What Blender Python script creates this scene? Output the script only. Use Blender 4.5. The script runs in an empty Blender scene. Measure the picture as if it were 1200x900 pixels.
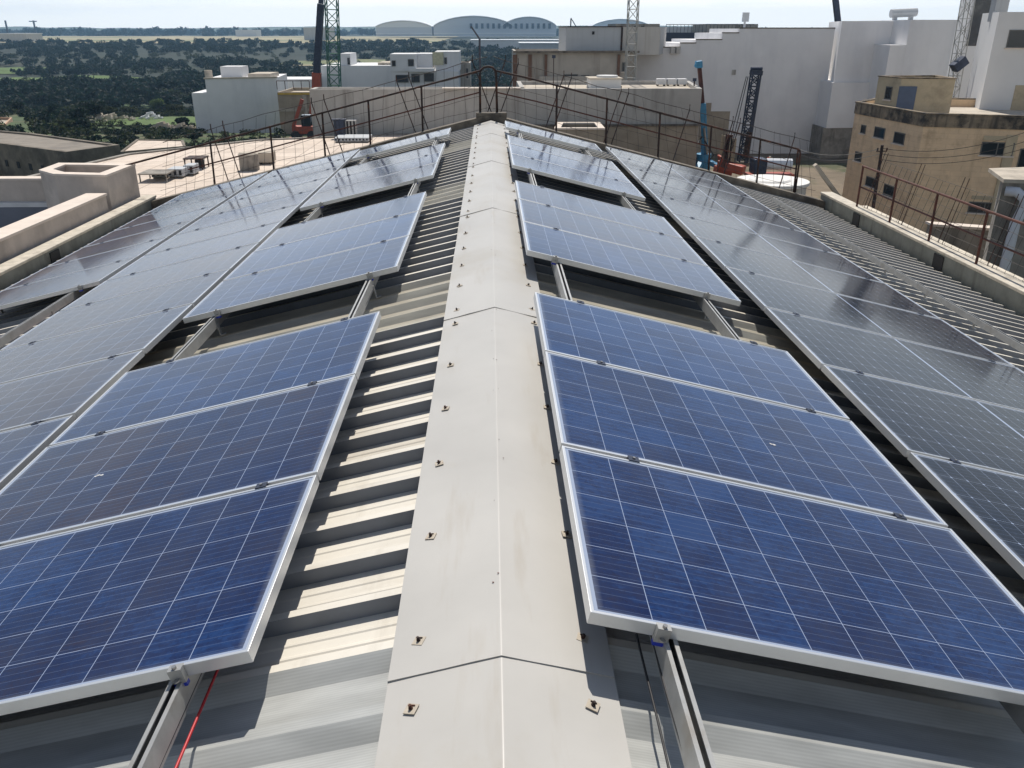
import bpy, bmesh, math, random
from math import radians as R, sin, cos, tan, pi, atan2, hypot, sqrt
from mathutils import Vector, Matrix, noise
random.seed(7)
scene = bpy.context.scene
C = scene.collection

# ------------------------------------------------------------------ camera, sky, sun, exposure
FPX, PITCH, YAW, CX, CH = 971.36, R(23.19), R(1.46), -0.017, 1.5885
cam_d = bpy.data.cameras.new("camera"); cam = bpy.data.objects.new("camera", cam_d); C.objects.link(cam)
cam_d.sensor_width = 36.0; cam_d.lens = 36.0 * FPX / 1200.0; cam_d.clip_start = 0.05; cam_d.clip_end = 20000
cam.location = (CX, 0, CH); cam.rotation_euler = (pi/2 - PITCH, 0, -YAW)
scene.camera = cam

SUN_EL, SUN_AZ = R(57), R(1)          # azimuth from +Y towards +X
w = bpy.data.worlds.new("World"); scene.world = w; w.use_nodes = True
nt = w.node_tree; nt.nodes.clear()
out = nt.nodes.new("ShaderNodeOutputWorld"); bg = nt.nodes.new("ShaderNodeBackground")
sky = nt.nodes.new("ShaderNodeTexSky"); sky.sky_type = 'NISHITA'; sky.sun_disc = False
sky.sun_elevation = SUN_EL; sky.sun_rotation = SUN_AZ; sky.altitude = 60
sky.air_density = 1.0; sky.dust_density = .7; sky.ozone_density = 1.0
tc = nt.nodes.new("ShaderNodeTexCoord"); mp = nt.nodes.new("ShaderNodeMapping"); mp.inputs['Scale'].default_value = (1.6, 1.6, 14)
nz = nt.nodes.new("ShaderNodeTexNoise"); nz.inputs['Scale'].default_value = 2.2; nz.inputs['Detail'].default_value = 6; nz.inputs['Roughness'].default_value = .55
cr = nt.nodes.new("ShaderNodeValToRGB"); cr.color_ramp.elements[0].position = .42; cr.color_ramp.elements[1].position = .66
mx = nt.nodes.new("ShaderNodeMixRGB"); mx.inputs[2].default_value = (19.4, 19.0, 18.0, 1)
ml = nt.nodes.new("ShaderNodeMath"); ml.operation = 'MULTIPLY'; ml.inputs[1].default_value = .75
L = nt.links.new
L(tc.outputs['Generated'], mp.inputs[0]); L(mp.outputs[0], nz.inputs[0]); L(nz.outputs[0], cr.inputs[0]); L(cr.outputs[0], ml.inputs[0])
def wmath(op, a, b=None, c=None):
    n = nt.nodes.new("ShaderNodeMath"); n.operation = op
    for i, q in enumerate((a, b, c)):
        if q is None: continue
        if isinstance(q, (int, float)): n.inputs[i].default_value = q
        else: nt.links.new(q, n.inputs[i])
    return n.outputs[0]
sx_ = nt.nodes.new("ShaderNodeSeparateXYZ"); L(tc.outputs['Generated'], sx_.inputs[0])
hor = wmath('SUBTRACT', 1.0, wmath('MINIMUM', wmath('MAXIMUM', sx_.outputs[2], 0.0), 1.0))
ahead = wmath('POWER', wmath('MAXIMUM', wmath('MULTIPLY_ADD', sx_.outputs[1], .5, .5), 0.0), 10.0)
band = wmath('MULTIPLY', wmath('POWER', hor, 9.5), wmath('MULTIPLY_ADD', ahead, 1.05, .45))
wide = wmath('MULTIPLY', wmath('POWER', hor, 4.0), wmath('MULTIPLY', ahead, .95))
ht = wmath('MULTIPLY', ml.outputs[0], wmath('ADD', wmath('MULTIPLY_ADD', ahead, .14, .05), wmath('MULTIPLY', wmath('MAXIMUM', wmath('MULTIPLY', sx_.outputs[1], -1.0), 0.0), .55)))
band = wmath('MULTIPLY', band, wmath('MULTIPLY_ADD', ml.outputs[0], .30, .80))
fac = wmath('MINIMUM', wmath('ADD', band, ht), 1.0)
mw = nt.nodes.new("ShaderNodeMixRGB"); mw.inputs[2].default_value = (8.5, 12.8, 20.0, 1)
L(wide, mw.inputs[0]); L(sky.outputs[0], mw.inputs[1])
L(fac, mx.inputs[0]); L(mw.outputs[0], mx.inputs[1]); L(mx.outputs[0], bg.inputs[0]); L(bg.outputs[0], out.inputs[0])
bg.inputs[1].default_value = 0.064

sd = bpy.data.lights.new("sun", 'SUN'); sun = bpy.data.objects.new("sun", sd); C.objects.link(sun)
sd.energy = 4.0; sd.angle = R(0.53); sd.color = (1.0, .945, .86)
sv = Vector((sin(SUN_AZ)*cos(SUN_EL), cos(SUN_AZ)*cos(SUN_EL), sin(SUN_EL)))
sun.rotation_euler = sv.to_track_quat('Z', 'Y').to_euler(); sun.location = (0, 0, 30)
scene.view_settings.view_transform = 'Standard'; scene.view_settings.look = 'None'
scene.view_settings.exposure = 0.22; scene.view_settings.gamma = 1.0
scene.render.engine = 'CYCLES'

# ------------------------------------------------------------------ surveying: sight line of the photo -> point at a chosen real distance
CF = Vector((sin(YAW)*cos(PITCH), cos(YAW)*cos(PITCH), -sin(PITCH))); CR_ = Vector((cos(YAW), -sin(YAW), 0)); CU = CR_.cross(CF)
C0 = Vector((CX, 0, CH))
def ray(u, v): return CF + CR_*((u-600)/FPX) - CU*((v-450)/FPX)
def P(u, v, Y): r = ray(u, v); return C0 + r*(Y/r.y)
def PZ(u, v, z): r = ray(u, v); return C0 + r*((z-CH)/r.z)
def onwall(u, v, A, B):
    n = Vector((B[1]-A[1], -(B[0]-A[0]), 0)); r = ray(u, v); return C0 + r*((Vector((A[0], A[1], 0))-C0).dot(n)/r.dot(n))

# ------------------------------------------------------------------ helpers
MATS = {}
def nodes(m):
    m.use_nodes = True; t = m.node_tree; b = t.nodes['Principled BSDF']; return t, b
def mat(name, col, rough=.7, metal=0., var=.15, scale=4., bump=0., col2=None, cover=.5, soft=.15, spec=.5, stretch=(1,1,1), streak=None, coords='Object'):
    """base colour with noise variation; col2 = stains of another colour; streak = vertical run marks"""
    if name in MATS: return MATS[name]
    m = bpy.data.materials.new(name); MATS[name] = m; t, b = nodes(m); N = t.nodes.new; K = t.links.new
    tcn = N("ShaderNodeTexCoord"); mpn = N("ShaderNodeMapping"); mpn.inputs['Scale'].default_value = stretch
    K(tcn.outputs[coords], mpn.inputs[0])
    n1 = N("ShaderNodeTexNoise"); n1.inputs['Scale'].default_value = scale; n1.inputs['Detail'].default_value = 8; n1.inputs['Roughness'].default_value = .6
    K(mpn.outputs[0], n1.inputs[0])
    r1 = N("ShaderNodeValToRGB"); e = r1.color_ramp.elements; e[0].position = .28; e[1].position = .72
    e[0].color = (*[c*(1-var) for c in col], 1); e[1].color = (*[min(1, c*(1+var)) for c in col], 1)
    K(n1.outputs[0], r1.inputs[0]); last = r1.outputs[0]
    if col2:
        n2 = N("ShaderNodeTexNoise"); n2.inputs['Scale'].default_value = scale*.37; n2.inputs['Detail'].default_value = 9; n2.inputs['Roughness'].default_value = .68
        K(mpn.outputs[0], n2.inputs[0])
        r2 = N("ShaderNodeValToRGB"); q = r2.color_ramp.elements; q[0].position = cover; q[1].position = min(1, cover+soft)
        q[0].color = (0,0,0,1); q[1].color = (1,1,1,1); K(n2.outputs[0], r2.inputs[0])
        x = N("ShaderNodeMixRGB"); x.inputs[2].default_value = (*col2, 1); K(r2.outputs[0], x.inputs[0]); K(last, x.inputs[1]); last = x.outputs[0]
    if streak:
        mp2 = N("ShaderNodeMapping"); mp2.inputs['Scale'].default_value = streak[1]; K(tcn.outputs[coords], mp2.inputs[0])
        n3 = N("ShaderNodeTexNoise"); n3.inputs['Scale'].default_value = 1; n3.inputs['Detail'].default_value = 6; n3.inputs['Roughness'].default_value = .6; K(mp2.outputs[0], n3.inputs[0])
        r3 = N("ShaderNodeValToRGB"); q = r3.color_ramp.elements; q[0].position = streak[2]; q[1].position = streak[2]+.2
        q[0].color = (0,0,0,1); q[1].color = (streak[3],)*3+(1,); K(n3.outputs[0], r3.inputs[0])
        x = N("ShaderNodeMixRGB"); x.inputs[2].default_value = (*streak[0], 1); K(r3.outputs[0], x.inputs[0]); K(last, x.inputs[1]); last = x.outputs[0]
    K(last, b.inputs['Base Color'])
    b.inputs['Roughness'].default_value = rough; b.inputs['Metallic'].default_value = metal; b.inputs['Specular IOR Level'].default_value = spec
    if bump:
        bn = N("ShaderNodeBump"); bn.inputs['Strength'].default_value = bump; bn.inputs['Distance'].default_value = .02
        K(n1.outputs[0], bn.inputs['Height']); K(bn.outputs[0], b.inputs['Normal'])
    return m

def panel_mat(name, nx, ny, lx, ly, cols, chamfer, bus, midgap=False, refl=.07, lw=.0012, ior=1.48):
    """photovoltaic glass: cell grid, busbars, per-cell tint; metres in object space, centred"""
    m = bpy.data.materials.new(name); MATS[name] = m; t, b = nodes(m); N = t.nodes.new; K = t.links.new
    def val(op, a, b2=None, c=None):
        n = N("ShaderNodeMath"); n.operation = op
        for i, s in enumerate((a, b2, c)):
            if s is None: continue
            if isinstance(s, (int, float)): n.inputs[i].default_value = s
            else: K(s, n.inputs[i])
        return n.outputs[0]
    tcn = N("ShaderNodeTexCoord"); sp = N("ShaderNodeSeparateXYZ"); K(tcn.outputs['Object'], sp.inputs[0])
    ox, oy = sp.outputs[0], sp.outputs[1]
    cx = val('MULTIPLY_ADD', ox, nx/lx, nx/2); cy = val('MULTIPLY_ADD', oy, ny/ly, ny/2)
    fx = val('FRACT', cx); fy = val('FRACT', cy)
    dx = val('SUBTRACT', .5, val('ABSOLUTE', val('SUBTRACT', fx, .5)))      # distance to cell edge in cells
    dy = val('SUBTRACT', .5, val('ABSOLUTE', val('SUBTRACT', fy, .5)))
    wx, wy = lw*nx/lx, lw*ny/ly
    line = val('MAXIMUM', val('LESS_THAN', dx, wx), val('LESS_THAN', dy, wy))
    if midgap: line = val('MAXIMUM', line, val('LESS_THAN', val('ABSOLUTE', ox), .009))
    if chamfer:
        line = val('MAXIMUM', line, val('LESS_THAN', val('ADD', val('DIVIDE', dx, nx/lx), val('DIVIDE', dy, ny/ly)), chamfer))
    border = val('MAXIMUM', val('GREATER_THAN', val('ABSOLUTE', ox), lx/2), val('GREATER_THAN', val('ABSOLUTE', oy), ly/2))
    line = val('MAXIMUM', line, border)
    bf = val('FRACT', val('MULTIPLY', fy, bus)); bd = val('ABSOLUTE', val('SUBTRACT', bf, .5))
    busl = val('LESS_THAN', bd, .0007*bus*ny/ly)
    # fingers: hair lines along Y only seen as a slight tint; per cell tint
    oi = N("ShaderNodeObjectInfo")
    cmb = N("ShaderNodeCombineXYZ"); K(val('FLOOR', cx), cmb.inputs[0]); K(val('FLOOR', cy), cmb.inputs[1]); K(val('MULTIPLY', oi.outputs['Random'], 97), cmb.inputs[2])
    wn = N("ShaderNodeTexWhiteNoise"); wn.noise_dimensions = '3D'; K(cmb.outputs[0], wn.inputs[0])
    # crystal grain
    mpn = N("ShaderNodeMapping"); mpn.inputs['Scale'].default_value = (9, 34, 1); K(tcn.outputs['Object'], mpn.inputs[0])
    addv = N("ShaderNodeVectorMath"); addv.operation = 'ADD'; K(mpn.outputs[0], addv.inputs[0]); K(cmb.outputs[0], addv.inputs[1])
    gn = N("ShaderNodeTexNoise"); gn.inputs['Scale'].default_value = 1.6; gn.inputs['Detail'].default_value = 4; K(addv.outputs[0], gn.inputs[0])
    vo = N("ShaderNodeTexVoronoi"); vo.inputs['Scale'].default_value = 90; K(tcn.outputs['Object'], vo.inputs[0])
    vs = N("ShaderNodeSeparateColor"); K(vo.outputs['Color'], vs.inputs[0])
    bl = N("ShaderNodeTexNoise"); bl.inputs['Scale'].default_value = 1.7; bl.inputs['Detail'].default_value = 2; 
    addb = N("ShaderNodeVectorMath"); addb.operation = 'ADD'; K(tcn.outputs['Object'], addb.inputs[0])
    cb = N("ShaderNodeCombineXYZ"); K(val('MULTIPLY', oi.outputs['Random'], 31), cb.inputs[2]); K(cb.outputs[0], addb.inputs[1]); K(addb.outputs[0], bl.inputs[0])
    f = val('ADD', val('MULTIPLY', wn.outputs[0], .34), val('MULTIPLY', val('SUBTRACT', bl.outputs[0], .5), 1.1))
    f = val('ADD', f, val('MULTIPLY', val('SUBTRACT', gn.outputs[0], .5), .9))
    f = val('ADD', f, val('MULTIPLY', val('SUBTRACT', oi.outputs['Random'], .5), .75))
    f = val('ADD', f, val('MULTIPLY', oi.outputs['Object Index'], -.22))
    f = val('ADD', f, val('MULTIPLY', vs.outputs[0], .22)); f = val('ADD', f, .18)
    rp = N("ShaderNodeValToRGB"); rp.color_ramp.elements[0].color = (*cols[0], 1); rp.color_ramp.elements[0].position = 0
    rp.color_ramp.elements[1].color = (*cols[-1], 1); rp.color_ramp.elements[1].position = 1
    for i, c in enumerate(cols[1:-1]):
        e = rp.color_ramp.elements.new((i+1)/(len(cols)-1)); e.color = (*c, 1)
    K(f, rp.inputs[0])
    mb = N("ShaderNodeMixRGB"); mb.inputs[2].default_value = (.09, .12, .21, 1); K(val('MULTIPLY', busl, .75), mb.inputs[0]); K(rp.outputs[0], mb.inputs[1])
    mlx = N("ShaderNodeMixRGB"); mlx.inputs[2].default_value = (.30, .36, .50, 1); K(line, mlx.inputs[0]); K(mb.outputs[0], mlx.inputs[1])
    # dust film
    dn = N("ShaderNodeTexNoise"); dn.inputs['Scale'].default_value = 3.1; dn.inputs['Detail'].default_value = 9; dn.inputs['Roughness'].default_value = .7; K(addb.outputs[0], dn.inputs[0])
    dr = val('MULTIPLY', val('SUBTRACT', dn.outputs[0], .36), .13)
    eg = val('MAXIMUM', val('SUBTRACT', val('ABSOLUTE', ox), lx/2-.022), val('SUBTRACT', val('ABSOLUTE', oy), ly/2-.014))
    eg = val('MULTIPLY', val('MINIMUM', val('MAXIMUM', val('MULTIPLY', eg, 45), 0), 1), val('MULTIPLY', dn.outputs[0], .45))
    dr = val('ADD', dr, eg)
    md = N("ShaderNodeMixRGB"); md.use_clamp = True; md.inputs[2].default_value = (.34, .36, .38, 1); K(dr, md.inputs[0]); K(mlx.outputs[0], md.inputs[1])
    K(md.outputs[0], b.inputs['Base Color'])
    K(val('ADD', refl, val('MULTIPLY', dn.outputs[0], .05)), b.inputs['Roughness']); b.inputs['IOR'].default_value = ior
    return m

def empty(name, loc, rot=(0,0,0)):
    o = bpy.data.objects.new(name, None); C.objects.link(o); o.location = loc; o.rotation_euler = rot; o.empty_display_size = .2; return o
def tag(o, label, cat, group=None, kind=None):
    if label: o['label'] = label
    if cat: o['category'] = cat
    if group: o['group'] = group
    if kind: o['kind'] = kind
    return o
def thing(name, label, cat, loc=(0,0,0), rot=(0,0,0), group=None): return tag(empty(name, loc, rot), label, cat, group)
def worldloc(o):
    v = Vector((0,0,0))
    while o is not None: v = v + Vector(o.location); o = o.parent
    return v

class MB:
    """mesh builder in world metres; build() shifts into the parent's frame"""
    def __init__(s): s.v = []; s.f = []; s.mi = []; s.m = 0
    def add(s, vs, fs):
        o = len(s.v); s.v += [Vector(x) for x in vs]
        for f in fs: s.f.append([o+i for i in f]); s.mi.append(s.m)
        return s
    def box(s, x0, x1, y0, y1, z0, z1):
        vs = [(x,y,z) for z in (z0,z1) for y in (y0,y1) for x in (x0,x1)]
        return s.add(vs, [(0,2,3,1),(4,5,7,6),(0,1,5,4),(2,6,7,3),(0,4,6,2),(1,3,7,5)])
    def prism(s, poly, z0, z1):           # poly counter-clockwise seen from above
        a = sum(poly[i][0]*poly[(i+1)%len(poly)][1]-poly[(i+1)%len(poly)][0]*poly[i][1] for i in range(len(poly)))
        if a < 0: poly = poly[::-1]
        n = len(poly); vs = [(p[0],p[1],z0) for p in poly]+[(p[0],p[1],z1) for p in poly]
        return s.add(vs, [tuple(range(n-1,-1,-1)), tuple(range(n,2*n))]+[(i,(i+1)%n,n+(i+1)%n,n+i) for i in range(n)])
    def beam(s, a, b, w, h, up=(0,0,1)):
        a = Vector(a); b = Vector(b); d = (b-a).normalized(); up = Vector(up)
        sd_ = d.cross(up)
        if sd_.length < 1e-4: sd_ = d.cross(Vector((1,0,0)))
        sd_.normalize(); u = sd_.cross(d)
        vs = [p + sd_*sx*w/2 + u*sz*h/2 for p in (a,b) for sz in (-1,1) for sx in (-1,1)]
        return s.add(vs, [(0,2,3,1),(4,5,7,6),(0,1,5,4),(2,6,7,3),(0,4,6,2),(1,3,7,5)])
    def tube(s, pts, r, n=8, cap=True, r2=None):
        pts = [Vector(p) for p in pts]; rings = []
        o = len(s.v)
        for i, p in enumerate(pts):
            d = (pts[min(i+1,len(pts)-1)] - pts[max(i-1,0)]).normalized()
            q = Vector((0,0,1)) if abs(d.z) < .9 else Vector((1,0,0))
            x = d.cross(q).normalized(); y = x.cross(d)
            rr = r if r2 is None else r + (r2-r)*i/(len(pts)-1)
            s.v += [p + x*cos(2*pi*k/n)*rr + y*sin(2*pi*k/n)*rr for k in range(n)]
        for i in range(len(pts)-1):
            for k in range(n):
                a = o+i*n+k; b = o+i*n+(k+1)%n
                s.f.append([a, a+n, b+n, b]); s.mi.append(s.m)
        if cap: 
            s.f.append([o+k for k in range(n)]); s.f.append([o+(len(pts)-1)*n+k for k in range(n-1,-1,-1)]); s.mi += [s.m]*2
        return s
    def cyl(s, x, y, z0, z1, r, n=24, r2=None):
        r2 = r if r2 is None else r2
        vs = [(x+r*cos(2*pi*k/n), y+r*sin(2*pi*k/n), z0) for k in range(n)]+[(x+r2*cos(2*pi*k/n), y+r2*sin(2*pi*k/n), z1) for k in range(n)]
        return s.add(vs, [tuple(range(n-1,-1,-1)), tuple(range(n,2*n))]+[(k,(k+1)%n,n+(k+1)%n,n+k) for k in range(n)])
    def build(s, name, mats, parent=None, smooth=False, bevel=0, local=False):
        me = bpy.data.meshes.new(name); off = Vector((0,0,0)) if (local or parent is None) else worldloc(parent)
        me.from_pydata([v-off for v in s.v], [], s.f); me.update()
        for m_ in (mats if isinstance(mats, (list,tuple)) else [mats]): me.materials.append(m_)
        me.polygons.foreach_set('material_index', s.mi)
        if smooth: me.polygons.foreach_set('use_smooth', [True]*len(me.polygons))
        o = bpy.data.objects.new(name, me); C.objects.link(o); o.parent = parent
        if bevel:
            md = o.modifiers.new('bevel', 'BEVEL'); md.width = bevel; md.segments = 2; md.limit_method = 'ANGLE'
        return o
def copy_tree(o, parent=None):
    c = o.copy(); C.objects.link(c); c.parent = parent
    for ch in list(o.children): copy_tree(ch, c)
    return c

# ------------------------------------------------------------------ materials
M = {}
M['sheet'] = mat('roof_sheet_paint', (.68,.64,.56), .5, 0, .12, 2.2, .02, col2=(.38,.33,.26), cover=.52, soft=.25, streak=((.34,.29,.22),(5,.6,1),.55,.45), stretch=(.5,2,1))
M['sheetweb'] = mat('shaded_web_paint', (.17,.185,.21), .5, 0, .15, 3, .02, col2=(.13,.14,.155), cover=.5)  # rib webs: their shade is put into a darker, bluer colour
M['cap'] = mat('ridge_cap_paint', (.47,.455,.425), .42, 0, .08, 1.6, .01, col2=(.39,.345,.27), cover=.53, soft=.25, streak=((.33,.27,.19),(9,1.1,1),.60,.45))
M['alu'] = mat('aluminium_frame', (.66,.67,.68), .38, .65, .05, 6)
M['rail'] = mat('galvanised_rail', (.40,.40,.39), .5, .6, .15, 12, col2=(.33,.31,.28), cover=.55)
M['dark'] = mat('black_rubber', (.018,.018,.02), .6, 0, .2, 8)
M['steel'] = mat('bolt_steel', (.35,.34,.33), .4, .8, .1, 20)
M['blue_plastic'] = mat('blue_plastic', (.01,.03,.35), .4)
M['red'] = mat('red_cable', (.45,.015,.02), .45)
M['rustplate'] = mat('washer_plate', (.43,.38,.31), .55, .3, .15, 60, col2=(.20,.10,.05), cover=.56)
M['rust'] = mat('rusty_steel', (.03,.018,.016), .75, .2, .4, 14, col2=(.12,.045,.025), cover=.5)
M['rustred'] = mat('rusty_red_steel', (.10,.035,.025), .75, .2, .4, 14, col2=(.04,.02,.015), cover=.5)
M['wire'] = mat('mesh_wire', (.07,.06,.055), .6, .4, .3, 9)
M['concdark'] = mat('weathered_concrete', (.17,.145,.115), .9, 0, .35, 5, .3, col2=(.07,.06,.05), cover=.48)
M['kerb'] = mat('eave_kerb_top', (.52,.47,.39), .85, 0, .25, 7, .2, col2=(.2,.16,.12), cover=.58)
M['gutter'] = mat('gutter_lining', (.17,.18,.165), .7, 0, .25, 4, .1, col2=(.09,.09,.08), cover=.55, streak=((.06,.06,.05),(6,6,.5),.55,.6))
M['flash'] = mat('eave_flashing', (.62,.55,.44), .7, 0, .2, 9, col2=(.3,.24,.18), cover=.6)
M['pink'] = mat('pinkish_render', (.53,.46,.40), .9, 0, .14, 2.4, .15, col2=(.38,.33,.285), cover=.52, soft=.16, streak=((.24,.21,.19),(1.6,1.6,.25),.55,.5))
M['pinktop'] = mat('parapet_top_render', (.68,.59,.51), .9, 0, .1, 4, .1)
M['membrane'] = mat('grey_membrane', (.16,.175,.21), .75, 0, .15, 1.5, col2=(.10,.11,.13), cover=.5)
M['whitestrip'] = mat('white_flashing', (.6,.6,.6), .6)
M['glass'] = mat('window_glass', (.018,.022,.028), .06, 0, .2, 2)
M['frame'] = mat('window_frame', (.13,.125,.115), .6)
M['whitewall'] = mat('white_wall', (.80,.79,.79), .9, 0, .04, .7, 0, col2=(.70,.69,.70), cover=.5, soft=.3, streak=((.60,.60,.62),(.5,.5,.10),.52,.45))
M['whitewall2'] = mat('white_painted_wall', (.70,.70,.70), .85, 0, .05, .5, 0, streak=((.56,.56,.56),(.7,.7,.08),.56,.5))
M['greywall'] = mat('long_grey_wall', (.44,.42,.39), .9, 0, .10, .9, .1, col2=(.33,.31,.28), cover=.5, soft=.3, streak=((.20,.18,.16),(1.3,1.3,.12),.52,.7))
M['brownwall'] = mat('bare_brown_wall', (.37,.31,.235), .95, 0, .15, 1.2, .1, col2=(.29,.24,.18), cover=.5)
M['paleroof'] = None
M['factory'] = mat('stained_factory_wall', (.42,.385,.34), .9, 0, .12, .8, 0, col2=(.32,.29,.25), cover=.5, soft=.25, streak=((.17,.14,.11),(1.1,1.1,.08),.52,.75))
M['clad'] = mat('grey_cladding', (.45,.47,.49), .7, 0, .05, .6, streak=((.36,.37,.38),(3,3,.05),.52,.6))
M['clad2'] = mat('pale_cladding', (.52,.50,.47), .7, 0, .08, .6, streak=((.38,.35,.3),(2.4,2.4,.05),.5,.7))
M['brick'] = mat('dark_tile', (.16,.09,.06), .9)
M['beige'] = None
M['beigeplain'] = mat('beige_render', (.50,.42,.29), .9, 0, .1, 2, .05, col2=(.36,.30,.21), cover=.5)
M['stainband'] = mat('stained_cornice', (.25,.20,.14), .95, 0, .35, 2.2, .1, col2=(.045,.04,.035), cover=.46, soft=.12, streak=((.04,.035,.03),(3,3,.3),.5,.9))
M['slab'] = mat('pale_roof_slab', (.50,.44,.36), .95, 0, .15, 1.2, .05, col2=(.25,.22,.18), cover=.53)
M['darkwin'] = mat('dark_opening', (.02,.02,.022), .8)
M['door'] = mat('blue_grey_door', (.09,.12,.19), .6, 0, .1, 5)
M['concrete'] = mat('raw_concrete', (.30,.275,.24), .95, 0, .2, 2.5, .15, col2=(.18,.16,.14), cover=.5, streak=((.09,.08,.07),(2,2,.2),.52,.8))
M['pvc'] = mat('white_pipe', (.62,.64,.68), .45, 0, .06, 5)
M['bluepaint'] = mat('blue_machine_paint', (.05,.24,.42), .5, 0, .25, 4, col2=(.10,.10,.10), cover=.62)
M['redpaint'] = mat('red_machine_paint', (.36,.065,.03), .5, 0, .25, 3, col2=(.13,.04,.03), cover=.56)
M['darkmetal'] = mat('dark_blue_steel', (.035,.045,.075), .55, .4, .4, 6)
M['greenmast'] = mat('green_mast_paint', (.05,.17,.12), .6, .1, .3, 3)
M['greymast'] = mat('grey_mast_paint', (.36,.36,.34), .55, .3, .2, 4)
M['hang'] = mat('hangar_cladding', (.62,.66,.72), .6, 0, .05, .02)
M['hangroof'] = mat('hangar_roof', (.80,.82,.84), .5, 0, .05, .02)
M['stone'] = mat('old_stone', (.20,.17,.135), .95, 0, .3, 1.3, .2, col2=(.11,.095,.075), cover=.48)
M['stoneroof'] = mat('old_roof', (.24,.21,.175), .95, 0, .2, .9, .1, col2=(.17,.15,.13), cover=.5)
M['bark'] = mat('bark', (.10,.075,.055), .95)

# pale paved roof with tile joints ; beige limestone block wall
def blockmat(name, col, mortar, sx, sz, vertical, stain, mix=.55):
    m = mat(name, col, .92, 0, .12, 1.6, .05, col2=stain, cover=.56, soft=.22, streak=(stain, (1.5,1.5,.16), .56, .55) if vertical else None)
    t = m.node_tree; b = t.nodes['Principled BSDF']; N = t.nodes.new; K = t.links.new
    src = b.inputs['Base Color'].links[0].from_socket
    tcn = N("ShaderNodeTexCoord"); br = N("ShaderNodeTexBrick"); mpn = N("ShaderNodeMapping")
    if vertical:
        s2 = N("ShaderNodeSeparateXYZ"); c2 = N("ShaderNodeCombineXYZ"); ad = N("ShaderNodeMath"); ad.operation = 'ADD'
        K(tcn.outputs['Object'], s2.inputs[0]); K(s2.outputs[0], ad.inputs[0]); K(s2.outputs[1], ad.inputs[1]); K(ad.outputs[0], c2.inputs[0]); K(s2.outputs[2], c2.inputs[1])
        K(c2.outputs[0], br.inputs[0])
    else: K(tcn.outputs['Object'], br.inputs[0]); br.offset = 0
    br.inputs['Scale'].default_value = 1; br.inputs['Brick Width'].default_value = sx; br.inputs['Row Height'].default_value = sz
    br.inputs['Mortar Size'].default_value = .018 if vertical else .035; br.inputs['Color1'].default_value = (1,1,1,1); br.inputs['Color2'].default_value = (.86,.84,.82,1); br.inputs['Mortar'].default_value = (*mortar,1)
    x = N("ShaderNodeMixRGB"); x.blend_type = 'MULTIPLY'; x.inputs[0].default_value = mix; K(src, x.inputs[1]); K(br.outputs[0], x.inputs[2]); K(x.outputs[0], b.inputs['Base Color'])
    return m
M['paleroof'] = blockmat('pale_paved_roof', (.66,.56,.47), (.45,.42,.4), 1.6, 1.6, False, (.44,.37,.31), .7)
M['beige'] = blockmat('beige_stone_blocks', (.76,.57,.375), (.75,.7,.65), .56, .27, True, (.36,.25,.15), .35)
M['wirewhite'] = mat('pale_cable', (.25,.24,.22), .7)

# fibreglass rooflight
def frp(name, col, tl, fine):
    m = bpy.data.materials.new(name); t, b = nodes(m); N = t.nodes.new; K = t.links.new
    tcn = N("ShaderNodeTexCoord"); n1 = N("ShaderNodeTexNoise"); n1.inputs['Scale'].default_value = 5; n1.inputs['Detail'].default_value = 7
    mpn = N("ShaderNodeMapping"); mpn.inputs['Scale'].default_value = (.6, 3, 1); K(tcn.outputs['Object'], mpn.inputs[0]); K(mpn.outputs[0], n1.inputs[0])
    r1 = N("ShaderNodeValToRGB"); r1.color_ramp.elements[0].color = (*[c*.8 for c in col],1); r1.color_ramp.elements[1].color = (*[min(1,c*1.15) for c in col],1)
    r1.color_ramp.elements[0].position = .3; r1.color_ramp.elements[1].position = .7
    K(n1.outputs[0], r1.inputs[0]); last = r1.outputs[0]
    wv = N("ShaderNodeTexWave"); wv.bands_direction = 'Y'; wv.inputs['Scale'].default_value = fine; wv.inputs['Distortion'].default_value = .3; K(tcn.outputs['Object'], wv.inputs[0])
    x = N("ShaderNodeMixRGB"); x.blend_type = 'MULTIPLY'; x.inputs[0].default_value = .10; K(last, x.inputs[1]); K(wv.outputs[0], x.inputs[2]); last = x.outputs[0]
    K(last, b.inputs['Base Color']); b.inputs['Roughness'].default_value = .33
    tr = N("ShaderNodeBsdfTranslucent"); K(last, tr.inputs[0]); ms = N("ShaderNodeMixShader"); ms.inputs[0].default_value = tl
    K(b.outputs[0], ms.inputs[1]); K(tr.outputs[0], ms.inputs[2]); K(ms.outputs[0], t.nodes['Material Output'].inputs[0])
    MATS[name] = m; return m
M['frp'] = frp('yellowed_rooflight', (.84,.78,.64), .5, 60)
M['frpweb'] = frp('rooflight_rib_side', (.74,.74,.69), .72, 60)
M['frpgrey'] = frp('grey_rooflight', (.56,.57,.55), .25, 36)
M['poly'] = panel_mat('poly_cells', 10, 6, 1.605, .948, [(.019,.009,.024),(.007,.010,.045),(.004,.013,.065),(.008,.032,.12)], 0, 5)
M['mono'] = panel_mat('mono_cells', 24, 6, 2.05, 1.10, [(.004,.004,.010),(.005,.006,.014),(.005,.008,.020),(.007,.011,.030)], .0072, 5, True, .06, .0007, 1.22)

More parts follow.
